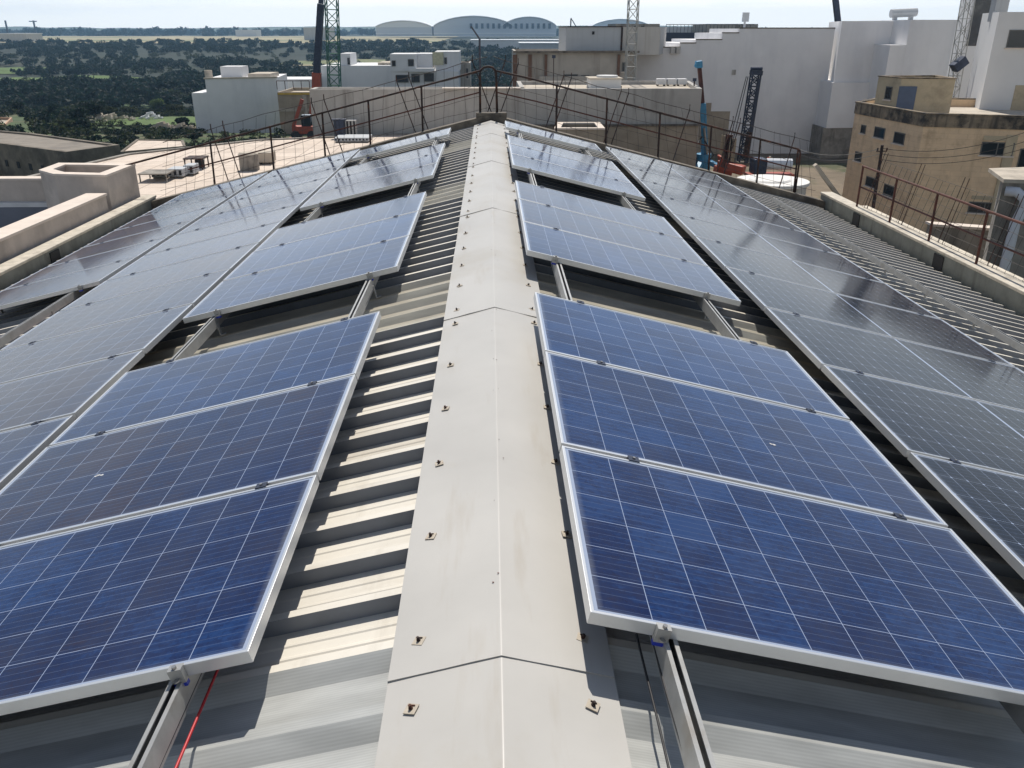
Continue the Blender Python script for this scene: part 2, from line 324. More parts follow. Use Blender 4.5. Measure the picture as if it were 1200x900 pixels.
# ------------------------------------------------------------------ ground and far country
def smooth(a, b, x):
    t = max(0, min(1, (x-a)/(b-a))); return t*t*(3-2*t)
def gz(x, y):
    left = 1 - smooth(15, 70, x)
    z = -9.3
    v = -9.3 - 1.2*smooth(95, 112, y) - 5.0*smooth(115, 200, y) + 7.6*smooth(240, 690, y)
    rgt = -9.3 + 1.4*smooth(150, 620, y)
    z = v*left + rgt*(1-left)
    if y > 110: z += (noise.noise(Vector((x*.02, y*.02, 3)))*1.6 + noise.noise(Vector((x*.07, y*.07, 9)))*.6)*smooth(110, 160, y)*(1-.6*smooth(560, 700, y))
    return z
def sheet(name, xs, ys, m, dz=0, smoothit=True):
    mb = MB(); nx = len(xs)
    mb.add([(x, y, gz(x, y)+dz) for y in ys for x in xs], [(j*nx+i, j*nx+i+1, (j+1)*nx+i+1, (j+1)*nx+i) for j in range(len(ys)-1) for i in range(nx-1)])
    return tag(mb.build(name, m, None, smoothit), None, None, kind='structure')
def rng(a, b, n): return [a+(b-a)*i/n for i in range(n+1)]
M['terrain'] = mat('scrub_ground', (.013,.022,.011), .95, 0, .5, .12, 0, col2=(.040,.042,.024), cover=.55, soft=.1, stretch=(.35,1,1))
M['soil'] = mat('brown_soil', (.17,.135,.095), .95, 0, .3, .5, .3, col2=(.07,.075,.035), cover=.52, soft=.1)
M['field'] = mat('green_field', (.085,.135,.03), .95, 0, .35, .35, 0, col2=(.05,.075,.025), cover=.56)
M['straw'] = mat('straw_field', (.34,.29,.17), .95, 0, .2, .012, 0, col2=(.15,.17,.07), cover=.52, soft=.06, stretch=(.3,2,1))
xs = rng(-3000, -500, 25)[:-1] + rng(-500, 300, 110)[:-1] + rng(300, 3000, 25)
ys = rng(-60, 90, 10)[:-1] + rng(90, 700, 120)[:-1] + rng(700, 2800, 30)
sheet('ground', xs, ys, M['terrain'])
sheet('soil_yard', rng(-4, 60, 30), rng(18, 100, 30), M['soil'], .05)
sheet('green_field', rng(-56, -36, 20), rng(118, 138, 20), M['field'], .12)
sheet('valley_grass', rng(-95, -20, 60), rng(57, 185, 70), mat('valley_grass', (.055,.085,.026), .95, 0, .5, .5, 0, col2=(.13,.11,.065), cover=.54, soft=.06, stretch=(.5,1.3,1)), .06)
sheet('terrace_field', rng(-42, -33, 8), rng(160, 200, 20), M['field'], .25)
for fx0,fx1,fy0,fy1 in ((-172,-112,300,326),(-66,-34,238,258),(-250,-186,352,384),(-96,-40,400,430)): sheet('terrace_field', rng(fx0,fx1,20), rng(fy0,fy1,14), M['field'] if fy0 < 380 else M['straw'], .3)
sheet('meadow', rng(-8, 14, 20), rng(170, 260, 30), M['field'], .25)
sheet('terrace_field', rng(-120, -80, 20), rng(180, 215, 20), mat('dark_field', (.05,.085,.03), .95, 0, .3, .2), .2)
sheet('dry_field', rng(-700, -40, 40), rng(660, 1250, 20), M['straw'], .3)

# hills on the skyline
def hills():
    mb = MB(); n = 220; pr = []
    for i in range(n+1):
        x = -2600 + 5200*i/n
        h = 2 + 9*max(0, noise.noise(Vector((x*.0016, 1, 0)))+.35) + 5*abs(noise.noise(Vector((x*.008, 5, 0))))
        pr.append((x, 2350+noise.noise(Vector((x*.001,7,0)))*150, h))
    vs = [];
    for x, y, h in pr: vs += [(x, y-200, -6), (x, y, h), (x, y+400, -6)]
    fs = []
    for i in range(n):
        for k in (0, 1): fs.append((3*i+k, 3*i+3+k, 3*i+4+k, 3*i+1+k))
    mb.add(vs, fs); tag(mb.build('hills', mat('far_hill', (.09,.11,.07), .95, 0, .4, .01, coords='Object'), None, True), None, None, kind='structure')
hills()

# foliage
def leafmat(name, a, b_):
    m = bpy.data.materials.new(name); t, b = nodes(m); N = t.nodes.new; K = t.links.new
    g = N("ShaderNodeNewGeometry"); tcn = N("ShaderNodeTexCoord"); n1 = N("ShaderNodeTexNoise"); n1.inputs['Scale'].default_value = .35; K(tcn.outputs['Object'], n1.inputs[0])
    ad = N("ShaderNodeMath"); ad.operation = 'MULTIPLY_ADD'; ad.inputs[1].default_value = .5; K(g.outputs['Random Per Island'], ad.inputs[0]); K(n1.outputs[0], ad.inputs[2])
    r = N("ShaderNodeValToRGB"); r.color_ramp.elements[0].position = .35; r.color_ramp.elements[1].position = .95
    r.color_ramp.elements[0].color = (*a,1); r.color_ramp.elements[1].color = (*b_,1); K(ad.outputs[0], r.inputs[0]); K(r.outputs[0], b.inputs['Base Color'])
    b.inputs['Roughness'].default_value = .75
    tr = N('ShaderNodeBsdfTranslucent'); K(r.outputs[0], tr.inputs[0]); ms = N('ShaderNodeMixShader'); ms.inputs[0].default_value = .5
    K(b.outputs[0], ms.inputs[1]); K(tr.outputs[0], ms.inputs[2]); K(ms.outputs[0], t.nodes['Material Output'].inputs[0]); return m
LEAF = [leafmat('dark_foliage', (.004,.012,.010), (.012,.027,.017)), leafmat('olive_foliage', (.013,.019,.009), (.045,.058,.026)), leafmat('bright_foliage', (.03,.05,.014), (.11,.16,.04))]
def crown(mb, x, y, z, r, h, nleaf, leaf, rnd):
    lobes = [(rnd.uniform(-.5,.5)*r, rnd.uniform(-.5,.5)*r, rnd.uniform(.25,.75)*h, rnd.uniform(.45,.7)) for _ in range(4)]
    for k in range(nleaf):
        lx, ly, lz, lr = lobes[k % 4]
        a = rnd.uniform(0, 2*pi); c = rnd.uniform(-.8, 1); s_ = sqrt(max(0,1-c*c)); q = rnd.uniform(.55, 1.05)
        p = Vector((x+lx+r*lr*q*s_*cos(a), y+ly+r*lr*q*s_*sin(a), z+lz+h*.42*lr*q*c))
        n = Vector((rnd.gauss(0,1), rnd.gauss(0,1), rnd.gauss(0,1)+.6)).normalized(); t = n.orthogonal().normalized(); b = n.cross(t); sz = leaf*rnd.uniform(.6, 1.3)
        mb.add([p+t*sz, p-t*sz*.5+b*sz*.8, p-t*sz*.5-b*sz*.8], [(0,1,2)])
def tree(x, y, r, h, li, label, name='tree', cat='tree', group='trees in the valley below the terraces'):
    rnd = random.Random(int(x*31+y*7)); z = gz(x, y)
    t = thing(name, label, cat, (x, y, z), group=group)
    mb = MB(); mb.tube([(x,y,z-.2),(x+.1,y,z+h*.3),(x+.15*r,y+.1,z+h*.6)], .05*h, 7, r2=.02*h)
    for k in range(4):
        a = k*1.6+rnd.random(); mb.tube([(x+.1,y,z+h*.3),(x+cos(a)*r*.5,y+sin(a)*r*.5,z+h*.62)], .022*h, 5, r2=.008*h)
    mb.build('trunk', M['bark'], t)
    mb = MB(); crown(mb, x, y, z+h*.18, r, h*.85, 900, .30*max(.6, r/3), rnd); mb.build('crown', LEAF[li], t)
    return t
def woodland(name, pts, li, leafn):
    mb = MB(); rnd = random.Random(5+li)
    for x, y, r, h in pts: crown(mb, x, y, gz(x,y)-.2, r, h, leafn, r*.165, rnd)
    tag(mb.build(name, LEAF[li], None), 'dense dark trees and scrub covering the far valley side' if li == 0 else 'lighter olive scrub scattered over the valley terraces', 'woodland', kind='stuff')
rnd = random.Random(3)
dk, ol = [], []
for i in range(2600):
    y = 205*(650/205)**rnd.random(); x = rnd.uniform(-.66, .16)*y
    if any(a_ < x < b_ and c_ < y < d_ for a_,b_,c_,d_ in ((-172,-112,292,326),(-66,-34,232,258),(-250,-186,344,384),(-96,-40,390,430))): continue
    d = noise.noise(Vector((x*.012, y*.012, 4))) + .35*smooth(380, 560, y) + .22*sin(y*(.16 if y < 330 else .10) + 2.5*noise.noise(Vector((x*.01, y*.004, 8))))
    if d > -.10: dk.append((x, y, rnd.uniform(2.0, 4.2), rnd.uniform(2.4, 4.6)))
    elif rnd.random() < .5: ol.append((x, y, rnd.uniform(1.2, 2.4), rnd.uniform(1.5, 3.2)))
for i in range(900):
    y = rnd.uniform(88, 215); x = rnd.uniform(-.66, -.10)*y
    if y < 112 and (x > -.45*y or rnd.random() < .3): continue
    if -62 < x < -34 and 112 < y < 142: continue
    (ol if rnd.random() < .55 else dk).append((x, y, rnd.uniform(.7, 1.7), rnd.uniform(.8, 2.2)))
for i in range(1500):
    y = rnd.uniform(66, 205); x = rnd.uniform(-.50, -.24 if y < 97 else -.33)*y
    if -56 < x < -38 and 118 < y < 137: continue
    (ol if rnd.random() < .6 else dk).append((x, y, rnd.uniform(.35, 1.0), rnd.uniform(.4, 1.1)))
woodland('woodland', dk, 0, 180); woodland('scrub', ol, 1, 110)
far = []
for i in range(900):
    y = rnd.choice([rnd.uniform(1260, 1500), rnd.uniform(1500, 2300)]); x = rnd.uniform(-.66, .55)*y
    far.append((x, y, rnd.uniform(5, 11)*(1 if y > 1000 else .45), rnd.uniform(5, 13)*(1 if y > 1000 else .5)))
mb = MB(); rr = random.Random(9)
for x, y, r, h in far: crown(mb, x, y, gz(x,y)-.5, r, h, 40, r*.4, rr)
tag(mb.build('tree_line', LEAF[0], None), 'hazy line of far trees along the plateau on the horizon', 'trees', kind='stuff')
VT = [(90,138,118,3.2,4.2,0,'round dark tree just behind the old stone roof'),(112,140,127,3.8,4.6,0,'dark tree right of the round one behind the stone roof'),
      (100,156,108,2.6,3.0,0,'low dark bush at the right end of the old stone roof'),(182,100,190,3.6,5.2,2,'lone bright tree halfway up the valley slope'),
      (131,136,135,2.2,3.2,1,'small olive tree beside the pale rubble of the valley floor'),(80,157,106,2.4,2.8,1,'olive bush between the stone roof and the allotments'),
      (215,145,112,1.8,2.6,0,'small dark tree at the foot of the white house'),(60,130,140,2.8,3.6,0,'dark tree at the left of the valley allotments'),
      (20,125,150,3.2,4.2,0,'dark tree at the far left of the valley floor'),(150,125,150,2.6,3.4,1,'olive tree in the middle of the valley scrub'),
      (205,122,150,2.6,3.6,1,'olive tree below the bright terrace near the white house'),(558,88,150,2.6,3.8,0,'dark tree seen right of the white villas above the ridge'),
      (598,80,160,2.4,3.4,0,'dark tree left of the stained factory wall')]
for u, v, Y, r, h, li, lab in VT:
    p = P(u, v, Y); tree(p.x, Y, r*.55, h*.62, li, lab)

# ------------------------------------------------------------------ town
def rim(poly, w):
    """inner polygon offset by w"""
    n = len(poly); a = sum(poly[i][0]*poly[(i+1)%n][1]-poly[(i+1)%n][0]*poly[i][1] for i in range(n)); sg = 1 if a > 0 else -1
    out_ = []
    for i in range(n):
        p0, p1, p2 = [Vector(poly[(i+k)%n][:2]) for k in (-1,0,1)]
        d1 = (p1-p0).normalized(); d2 = (p2-p1).normalized(); n1 = Vector((-d1.y, d1.x))*sg; n2 = Vector((-d2.y, d2.x))*sg
        b = (n1+n2); b = b/ max(.2, b.dot(n1)); out_.append((p1.x+b.x*w, p1.y+b.y*w))
    return out_
def ringwall(mb, poly, w, z0, z1):
    inn = rim(poly, w); n = len(poly)
    vs = [(p[0],p[1],z) for z in (z0,z1) for p in poly]+[(p[0],p[1],z) for z in (z0,z1) for p in inn]
    fs = []
    for i in range(n):
        j = (i+1)%n; fs += [(i,j,n+j,n+i), (2*n+j,2*n+i,3*n+i,3*n+j), (n+i,n+j,3*n+j,3*n+i), (j,i,2*n+i,2*n+j)]
    mb.add(vs, fs)
def building(name, label, cat, poly, z0, z1, wall, roof, parapet=.35, pw=.22, group=None, ptop=None):
    t = thing(name, label, cat, (sum(p[0] for p in poly)/len(poly), sum(p[1] for p in poly)/len(poly), z0), group=group)
    inn = rim(poly, pw); mb = MB(); ringwall(mb, poly, pw, z0, z1); mb.build('wall', wall, t)
    mb = MB(); mb.prism(inn, z1-parapet-.2, z1-parapet); mb.build('roof', roof, t)
    if ptop:
        mb = MB(); ringwall(mb, rim(poly, -.04), pw+.08, z1+.002, z1+.06); mb.build('coping', ptop, t)
    return t
def window(parent, A, B, u0, v0, u1, v1, name='window', fr=.05, proud=.04, glass=None, lab=None):
    """window set on the vertical wall through A-B, between two photo corners"""
    p = onwall(u0, v0, A, B); q = onwall(u1, v1, A, B)
    d = Vector((B[0]-A[0], B[1]-A[1], 0)).normalized(); n = Vector((d.y, -d.x, 0))
    if n.dot(C0-p) < 0: n = -n
    if (q-p).dot(d) < 0: p, q = Vector((q.x,q.y,p.z)), Vector((p.x,p.y,q.z))
    zt, zb = max(p.z,q.z), min(p.z,q.z); w_ = (Vector((q.x,q.y,0))-Vector((p.x,p.y,0))).length
    o = Vector((p.x,p.y,0))
    def pt(s_, z, k): return o + d*s_ + n*k + Vector((0,0,z))
    mb = MB()
    for a, b in ((pt(0,zt-fr/2,proud/2), pt(w_,zt-fr/2,proud/2)), (pt(0,zb+fr/2,proud/2), pt(w_,zb+fr/2,proud/2))): mb.beam(a, b, proud*(1 if a.z > zb+.01 else 2), fr)
    for s_ in (fr/2+.001, w_-fr/2-.001) + ((w_/2,) if w_ > 1.5 else ()): mb.beam(pt(s_,zb+fr/2,proud/2), pt(s_,zt-fr,proud/2), fr*.98, proud*.96, up=n)
    f = mb.build(name, M['frame'], parent)
    if lab: f['label'] = lab
    mb = MB(); mb.beam(pt(-.08,zb-.04,.05), pt(w_+.08,zb-.04,.05), .10, .07); mb.build('sill', M['pinktop'], f)
    mb = MB(); mb.add([pt(.01,zb+.01,.012), pt(w_-.01,zb+.01,.012), pt(w_-.01,zt-.01,.012), pt(.01,zt-.01,.012), pt(.01,zb+.01,.004), pt(w_-.01,zb+.01,.004), pt(w_-.01,zt-.01,.004), pt(.01,zt-.01,.004)],
        [(0,1,2,3),(7,6,5,4),(0,4,5,1),(2,6,7,3),(1,5,6,2),(0,3,7,4)])
    mb.build('pane', glass or M['glass'], f)
    return f

# long grey wall building beyond the gable
gA, gB = (-11.7, 57.2), (13.9, 57.2)
t = building('long_flat_building', 'long low building with stained grey wall right behind the gable fence', 'building', [gA, gB, (15.0, 66), (2.0, 66), (2.0, 59.2), (-11.7, 59.2)], -9.4, -2.0, M['greywall'], M['slab'], .25, .3)
mb = MB(); mb.box(.8, 13.82, 57.03, 57.195, -9.4, -4.35); mb.build('lower_wall', M['brownwall'], t)
mb = MB(); mb.box(.6, 13.95, 56.9, 57.15, -4.34, -4.22); mb.build('shadow_line', M['concdark'], t)  # dark strip standing in for a shadow line across the wall
mb = MB(); mb.box(-3.1, 2.0, 57.0, 57.6, -1.997, -1.93); mb.build('roof_kerb', M['pinktop'], t)
# items on its roof
p = P(722, 90, 62)
t = thing('roof_hut', 'small pale roof hut below the lattice mast with a round lid on top', 'hut', (p.x, 62, -2.25))
mb = MB(); a, b = P(692, 99, 61).x, P(728, 99, 61).x; mb.box(a, b, 61, 63.4, -2.25, -1.62); mb.build('wall', M['whitewall2'], t)
mb = MB(); mb.box(a-.1, b+.1, 60.9, 63.5, -1.618, -1.55); mb.build('slab', M['slab'], t)
mb = MB(); mb.cyl(P(712,88,62).x, 62.2, -1.548, -1.42, .75); mb.build('lid', M['whitewall2'], t)
for i, (u, lab) in enumerate([(775,'leftmost of three white roof units in front of the white wall'),(787,'middle one of three white roof units in front of the white wall'),(799,'rightmost of three white roof units in front of the white wall')]):
    x = P(u, 99, 64).x; t = thing('roof_unit', lab, 'rooftop unit', (x, 64, -2.25), group='roof units in front of the white wall')
    mb = MB(); mb.box(x-.33, x+.33, 63.8, 64.5, -2.15, -1.75); mb.build('casing', M['whitewall2'], t, bevel=.03)
    mb = MB(); [mb.box(x+sx-.04, x+sx+.04, 63.9, 64.4, -2.25, -2.152) for sx in (-.25,.25)]; mb.build('base', M['concdark'], t)
def antenna(u, v0, v1, Y, lab, zb=None, r=.03):
    p, q = P(u, v0, Y), P(u, v1, Y); zb = q.z if zb is None else zb
    t = thing('antenna_pole', lab, 'pole', (p.x, Y, zb), group='thin poles on the roofs behind')
    mb = MB(); mb.tube([(p.x,Y,zb),(p.x,Y,p.z)], r, 6); mb.build('pole', M['rust'], t)
    mb = MB(); mb.box(p.x-.12, p.x+.12, Y-.05, Y+.05, p.z-.12, p.z+.08); mb.build('head', M['darkmetal'], t)
antenna(649, 66, 102, 60, 'thin pole standing before the stained factory wall', -2.25)
antenna(814, 93, 110, 60, 'short dark pole on the roof corner beside the blue crane', -2.25, .05)

# L-shaped wire strut, tank opening
# factory with brown tiled piers and grey upper box
fA, fB = (2.25, 75), (12.4, 75)
t = building('factory', 'stained beige factory with dark brown piers below the grey metal box', 'building', [fA, fB, (12.4, 90), (2.25, 90)], -9.3, -.27, M['factory'], M['slab'], .2)
for u0, u1 in ((601,606),(619,623),(638,641),(723,726)):
    a, b = onwall(u0,80,fA,fB), onwall(u1,80,fA,fB); mb = MB(); mb.box(a.x, b.x, 74.8, 74.99, -6, -.4); mb.build('pier', M['brick'], t)
mb = MB(); mb.box(2.0, 12.6, 74.6, 75.2, -.268, -.10); mb.build('coping', M['concdark'], t)
mb = MB(); mb.box(4.2, 9.2, 74.75, 74.98, -3.6, -2.1); mb.build('lean_to', M['factory'], t)
window(t, fA, fB, 661, 87, 677, 98, 'window'); window(t, fA, fB, 681, 88, 690, 98, 'window'); window(t, fA, fB, 729, 73, 732, 84)
ub = building('roof_box', 'grey metal clad box standing on the factory roof with a rusty seam', 'building', [(6.5,76),(11.2,76),(13.0,84),(6.5,84)], -.45, 1.72, M['clad'], M['clad2'], .05)
mb = MB(); mb.box(11.22-.06, 11.3, 75.9, 76.02, -.45, 1.7); mb.build('seam', M['rust'], ub)
mb = MB(); mb.box(8.7, 8.9, 75.93, 75.99, 1.15, 1.4); mb.build('vent', M['darkwin'], ub)
mb = MB(); mb.prism([(6.4,75.9),(11.3,75.9),(13.1,84.1),(6.4,84.1)], 1.725, 1.8); mb.build('coping', M['rust'], ub)
t = building('roof_box', 'paler ribbed metal box right of the grey one behind the lattice mast', 'building', [(11.32,76),(14.5,76),(16.2,82),(13.2,84)], -.45, 1.74, M['clad2'], M['clad2'], .05)

# grey block and villas behind, dark roof clutter
t = building('apartment_block', 'dark grey concrete block with two rows of small windows behind the lattice mast', 'building', [(16.6,118),(22.4,118),(22.4,126),(16.6,126)], -9.3, 2.2, M['concrete'], M['slab'])
for u in (745, 754):
    for v in (33, 46): window(t, (16.6,118),(22.4,118), u-3, v-3, u+1, v+2)
t = building('terrace_house', 'distant flat building with dark railings and dark blue wall left of the stepped wall', 'building', [(24,122),(36,122),(36,132),(24,132)], -9.3, 1.1, M['darkmetal'], M['slab'])
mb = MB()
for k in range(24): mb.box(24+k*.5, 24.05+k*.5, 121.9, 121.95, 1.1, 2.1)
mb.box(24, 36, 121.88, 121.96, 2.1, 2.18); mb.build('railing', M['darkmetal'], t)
t = building('terrace_house', 'pale distant house top with three dark windows above the stepped wall', 'building', [(34,140),(42,140),(42,150),(34,150)], -9.3, 2.3, M['factory'], M['slab'])
for u in (812, 822, 832): window(t, (34,140),(42,140), u-3, 38, u+2, 44)
t = building('terrace_house', 'long pale house between the grey block and the stepped wall', 'building', [(22.6,150),(36,150),(36,160),(22.6,160)], -9.3, 1.9, M['whitewall2'], M['slab'])

# big blank white wall, stepped top
def zat(v, Y): return P(600, v, Y).z
WY = 80.0
def wx(u): return P(u, 60, WY).x
t = thing('party_wall_building', 'huge blank white party wall with stepped top left of the deep slot', 'building', (22, 82, -9.3))
mb = MB()
steps = [(742,797,56),(797,815,51),(815,845,47),(845,864,39),(864,975,33.5)]
for i, (u0, u1, v) in enumerate(steps): mb.prism([(wx(u0),WY),(wx(u1),WY),(wx(u1)+1.2 if i==4 else wx(u1),WY+11),(wx(u0),WY+11)], -9.35, zat(v, WY))
mb.build('wall', M['whitewall'], t)
mb = MB()
for u0, u1, v in steps: mb.box(wx(u0), wx(u1), WY-.04, WY+.3, zat(v,WY)+.001, zat(v,WY)+.09)
mb.build('coping', M['concdark'], t)
x0 = wx(825); mb = MB(); mb.box(x0-3.4, x0+1.1, WY-.05, WY-.004, -9.3, zat(121,WY)); mb.box(x0+1.1, x0+2.9, WY-.05, WY-.004, -9.3, zat(131,WY)); mb.build('bare_patch', M['brownwall'], t)
mb = MB(); mb.box(wx(860), wx(864.5), WY-.06, WY-.005, zat(88,WY), zat(82,WY)); mb.build('vent', M['greywall'], t)
mb = MB(); mb.tube([(wx(884),84,1.6),(wx(884),84,2.3)], .1, 8); mb.box(wx(881),wx(888),83.8,84.2,2.2,3.0); mb.build('chimney', M['clad'], t)
mb = MB(); [mb.box(wx(785)+k*.5, wx(785)+k*.5+.35, WY-.5, WY-.01, -.45, .05) for k in range(2)]; mb.build('ledge_box', M['clad2'], t)
# building C with the lit side face
CY = 77.0
cx0 = P(987, 25, CY).x
def cxx(u): return P(u, 25, CY).x
t = thing('party_wall_building', 'blank white block right of the deep slot with a lower strip wall', 'building', (35, 80, -9.3))
mb = MB()
mb.prism([(cx0,CY),(cxx(1066),CY+.6),(cxx(1066),CY+14),(cx0+4.2,CY+14)], zat(97,CY), zat(24.5,CY)); mb.build('wall', M['whitewall'], t)
mb = MB(); mb.prism([(cx0-.2,CY-.35),(cxx(1066),CY+.2),(cxx(1066),CY+13.9),(cx0+.4,CY+13.9)], -6.6, zat(97,CY)-.003); mb.build('lower_wall', M['whitewall'], t)
mb = MB(); mb.prism([(cx0-.4,CY-.2),(cxx(1066),CY+.3),(cxx(1066),CY+13.8),(cx0+.3,CY+13.8)], -9.4, -6.604); mb.build('base', M['concrete'], t)
mb = MB(); mb.box(wx(958), cx0-.3, WY+.4, WY+6, -9.4, zat(133,WY)); mb.build('infill', M['whitewall'], t)
mb = MB(); mb.box(wx(960), cx0+.1, WY+3, WY+6.5, zat(131,WY), zat(108,WY)); mb.build('charred_wall', mat('charred', (.05,.045,.04), .95, 0, .5, 3, .2, col2=(.01,.01,.01), cover=.5), t)
t = thing('party_wall_building', 'blank white block with a notched left edge behind the roof hut', 'building', (38, 77, -9.3))
BY = 74.0
def bx_(u): return P(u, 25, BY).x
mb = MB(); mb.prism([(bx_(1067),BY),(bx_(1127),BY+.4),(bx_(1127)+1,BY+12),(bx_(1067)+.4,BY+12)], -9.4, zat(23,BY))
mb.prism([(bx_(1048),BY+.02),(bx_(1067)-.002,BY+.02),(bx_(1067)-.002,BY+11),(bx_(1048)+.3,BY+11)], -9.4, zat(53,BY)); mb.build('wall', M['whitewall'], t)
mb = MB(); mb.tube([(bx_(1080),BY+6,zat(22,BY)+.5),(bx_(1112),BY+6,zat(22,BY)+.6)], .35, 12); mb.box(bx_(1084),bx_(1088),BY+5.8,BY+6.2,zat(23,BY),zat(22,BY)+.4); mb.box(bx_(1104),bx_(1108),BY+5.8,BY+6.2,zat(23,BY),zat(22,BY)+.4); mb.build('roof_tank', M['clad'], t)

# tower with dark glass and lattice, and the right white block
def rot(a, d, ang): return (a[0]+d*cos(ang), a[1]+d*sin(ang))
TA = (P(1128, 60, 63).x, 63.0); fd = R(-14); sdv = R(70)     # facade runs to the right and a little nearer; side runs back and left
TB = rot(TA, 2.35, fd); TC = rot(TB, 5.5, R(72)); TD = rot(TA, 5.5, R(70))
t = thing('stair_tower', 'tall white stair tower with dark glass front behind the lattice mast', 'tower', (TA[0]+1, 64, -9.3))
mb = MB(); mb.prism([TA, TB, TC, TD], -9.4, 4.3); mb.build('wall', M['whitewall2'], t)
def facade(mb, A, B, s0, s1, z0, z1, k):
    d = Vector((B[0]-A[0], B[1]-A[1], 0)).normalized(); n = Vector((d.y, -d.x, 0))
    if n.dot(C0-Vector((A[0],A[1],0))) < 0: n = -n
    o = Vector((A[0],A[1],0)); pts = [o+d*s_+n*kk for kk in (.004,k) for s_ in (s0,s1)]
    mb.prism([(pts[0].x,pts[0].y),(pts[1].x,pts[1].y),(pts[3].x,pts[3].y),(pts[2].x,pts[2].y)], z0, z1)
mb = MB(); facade(mb, TA, TB, .15, 1.75, zat(54,63), 4.2, .05); mb.build('glass_front', mat('tower_glass', (.03,.033,.04), .12, 0, .3, 3, col2=(.10,.10,.10), cover=.5), t)
for z in (-1.2, -2.6, -3.9): mb = MB(); facade(mb, TA, TB, 1.9, 2.1, z, z+.7, .04); mb.build('slit_window', M['darkwin'], t)
mb = MB(); facade(mb, TA, TB, 1.75, 2.3, -8, 4.25, .09); mb.build('pilaster', M['clad'], t)
RA = (P(1170, 20, 53).x, 53.0); RB = rot(RA, 9, R(-14)); RC = rot(RB, 9, R(76)); RD = rot(RA, 5.6, R(70))
t = building('white_block', 'white block with one long window at the right edge beside the stair tower', 'building', [RA, RB, RC, RD], -9.4, P(1170,14,53).z, M['whitewall2'], M['slab'], .4)
window(t, RA, RB, 1183, 35, 1206, 56, lab='wide dark window with pale view')
q = onwall(1188, 12, RA, RB)
mb = MB(); mb.box(q.x, q.x+.8, q.y+2, q.y+2.6, q.z-.6, q.z+.75); mb.build('chimney', M['clad'], t)
q0 = onwall(1188, 110, RA, RB); mb = MB(); mb.prism([(q0.x, q0.y-.05),(q0.x+3, q0.y-.8),(q0.x+3, q0.y-.2),(q0.x,q0.y+.3)], -9, q0.z+.5); mb.build('side_wall', M['beigeplain'], t)

# beige stone building
bA = (P(1004,119,52.5).x, 52.5); bB = (P(1085,134,45).x, 45.0); bC = (P(1200,142,42.6).x, 42.6)
bD = (bC[0]+7, bC[1]-1.6); bE = (bD[0]+1.5, 54); bF = (bA[0]+3, 56)
zt = P(1085,134,45).z
t = building('beige_building', 'weathered beige stone building with black stained cornice on the right', 'building', [bA, bB, bD, bE, bF], -9.4, zt, M['beige'], M['slab'], .45, .25)
mb = MB(); ringwall(mb, rim([bA, bB, bD, bE, bF], -.05), .12, zt-.62, zt-.02); mb.build('cornice', M['stainband'], t)
mb = MB(); ringwall(mb, rim([bA, bB, bD, bE, bF], -.09), .34, zt+.002, zt+.07); mb.build('coping', M['stainband'], t)
for (u0,v0,u1,v1) in ((1010,146,1014,157),(1026,148,1036,163),(1049,154,1059,170),(1003,177,1009,190),(1016,206,1026,221),(1037,215,1047,232)): window(t, bA, bB, u0, v0, u1, v1)
bd = bD
for (u0,v0,u1,v1) in ((1151,166,1186,183),(1136,236,1171,251),(1196,174,1215,200)): window(t, bB, bd, u0, v0, u1, v1)
for (u0,v0,u1,v1) in ((1153,159,1188,165.5),(1139,229,1172,235)):
    p, q = onwall(u0,v0,bB,bd), onwall(u1,v1,bB,bd); mb = MB(); mb.prism([(p.x,p.y-.06),(q.x,q.y-.06),(q.x,q.y-.01),(p.x,p.y-.01)], q.z, p.z); mb.build('lintel', M['beigeplain'], t)
p, q = onwall(1184,140,bB,bd), onwall(1196,260,bB,bd); mb = MB(); mb.prism([(p.x,p.y-.10),(p.x+.5,p.y-.2),(p.x+.5,p.y-.05),(p.x,p.y-.02)], -9.3, zt-.9); mb.build('pilaster', M['beigeplain'], t)
# roof hut on it
hA = (P(1028,100,51).x, 51.0); hB = (P(1051,124,49).x, 49.0); hC = (P(1114,124,48.2).x, 48.2)
hut = building('roof_hut', 'beige roof hut with blue grey door on top of the beige building', 'hut', [hA, hB, hC, (hC[0]+.6,51.5)], zt-.45, P(1051,92,49).z, M['beigeplain'], M['slab'], .1, .2, ptop=M['stainband'])
dd_ = onwall(1054,101,hB,hC), onwall(1070,127,hB,hC)
mb = MB(); mb.prism([(dd_[0].x,dd_[0].y-.05),(dd_[1].x,dd_[1].y-.05),(dd_[1].x,dd_[1].y-.004),(dd_[0].x,dd_[0].y-.004)], zt-.44, dd_[0].z); mb.build('door', M['door'], hut)
window(hut, hA, hB, 1039, 101, 1044, 117)

# stained boundary wall and concrete shed
t = thing('boundary_wall', 'low stained grey wall with white coping below the beige building', 'wall', (12.7, 22, -9.3))
p, q = P(1093,265,23), P(1172,262,22); mb = MB(); mb.prism([(p.x,23),(q.x+1.5,21.8),(q.x+1.5,22.1),(p.x,23.3)], -9.35, p.z); mb.build('wall', M['concrete'], t)
mb = MB(); mb.prism([(p.x-.05,22.95),(q.x+1.5,21.75),(q.x+1.5,22.15),(p.x-.05,23.35)], p.z+.002, p.z+.07); mb.build('coping', M['pinktop'], t)
sA = P(1172,230,20); t = thing('concrete_shed', 'small raw concrete shed with a white drain pipe at the right edge', 'shed', (sA.x+1, 21, -9.3))
mb = MB(); mb.prism([(sA.x,20),(sA.x+2.6,19.4),(sA.x+3,22),(sA.x+.9,21.6)], -9.35, P(1170,214,20).z); mb.build('wall', M['concrete'], t)
zs = P(1170,214,20).z; mb = MB(); mb.prism([(sA.x-.03,19.95),(sA.x+2.7,19.3),(sA.x+3.05,22.05),(sA.x+.55,21.65)], zs+.002, zs+.09); mb.build('roof_slab', M['slab'], t)
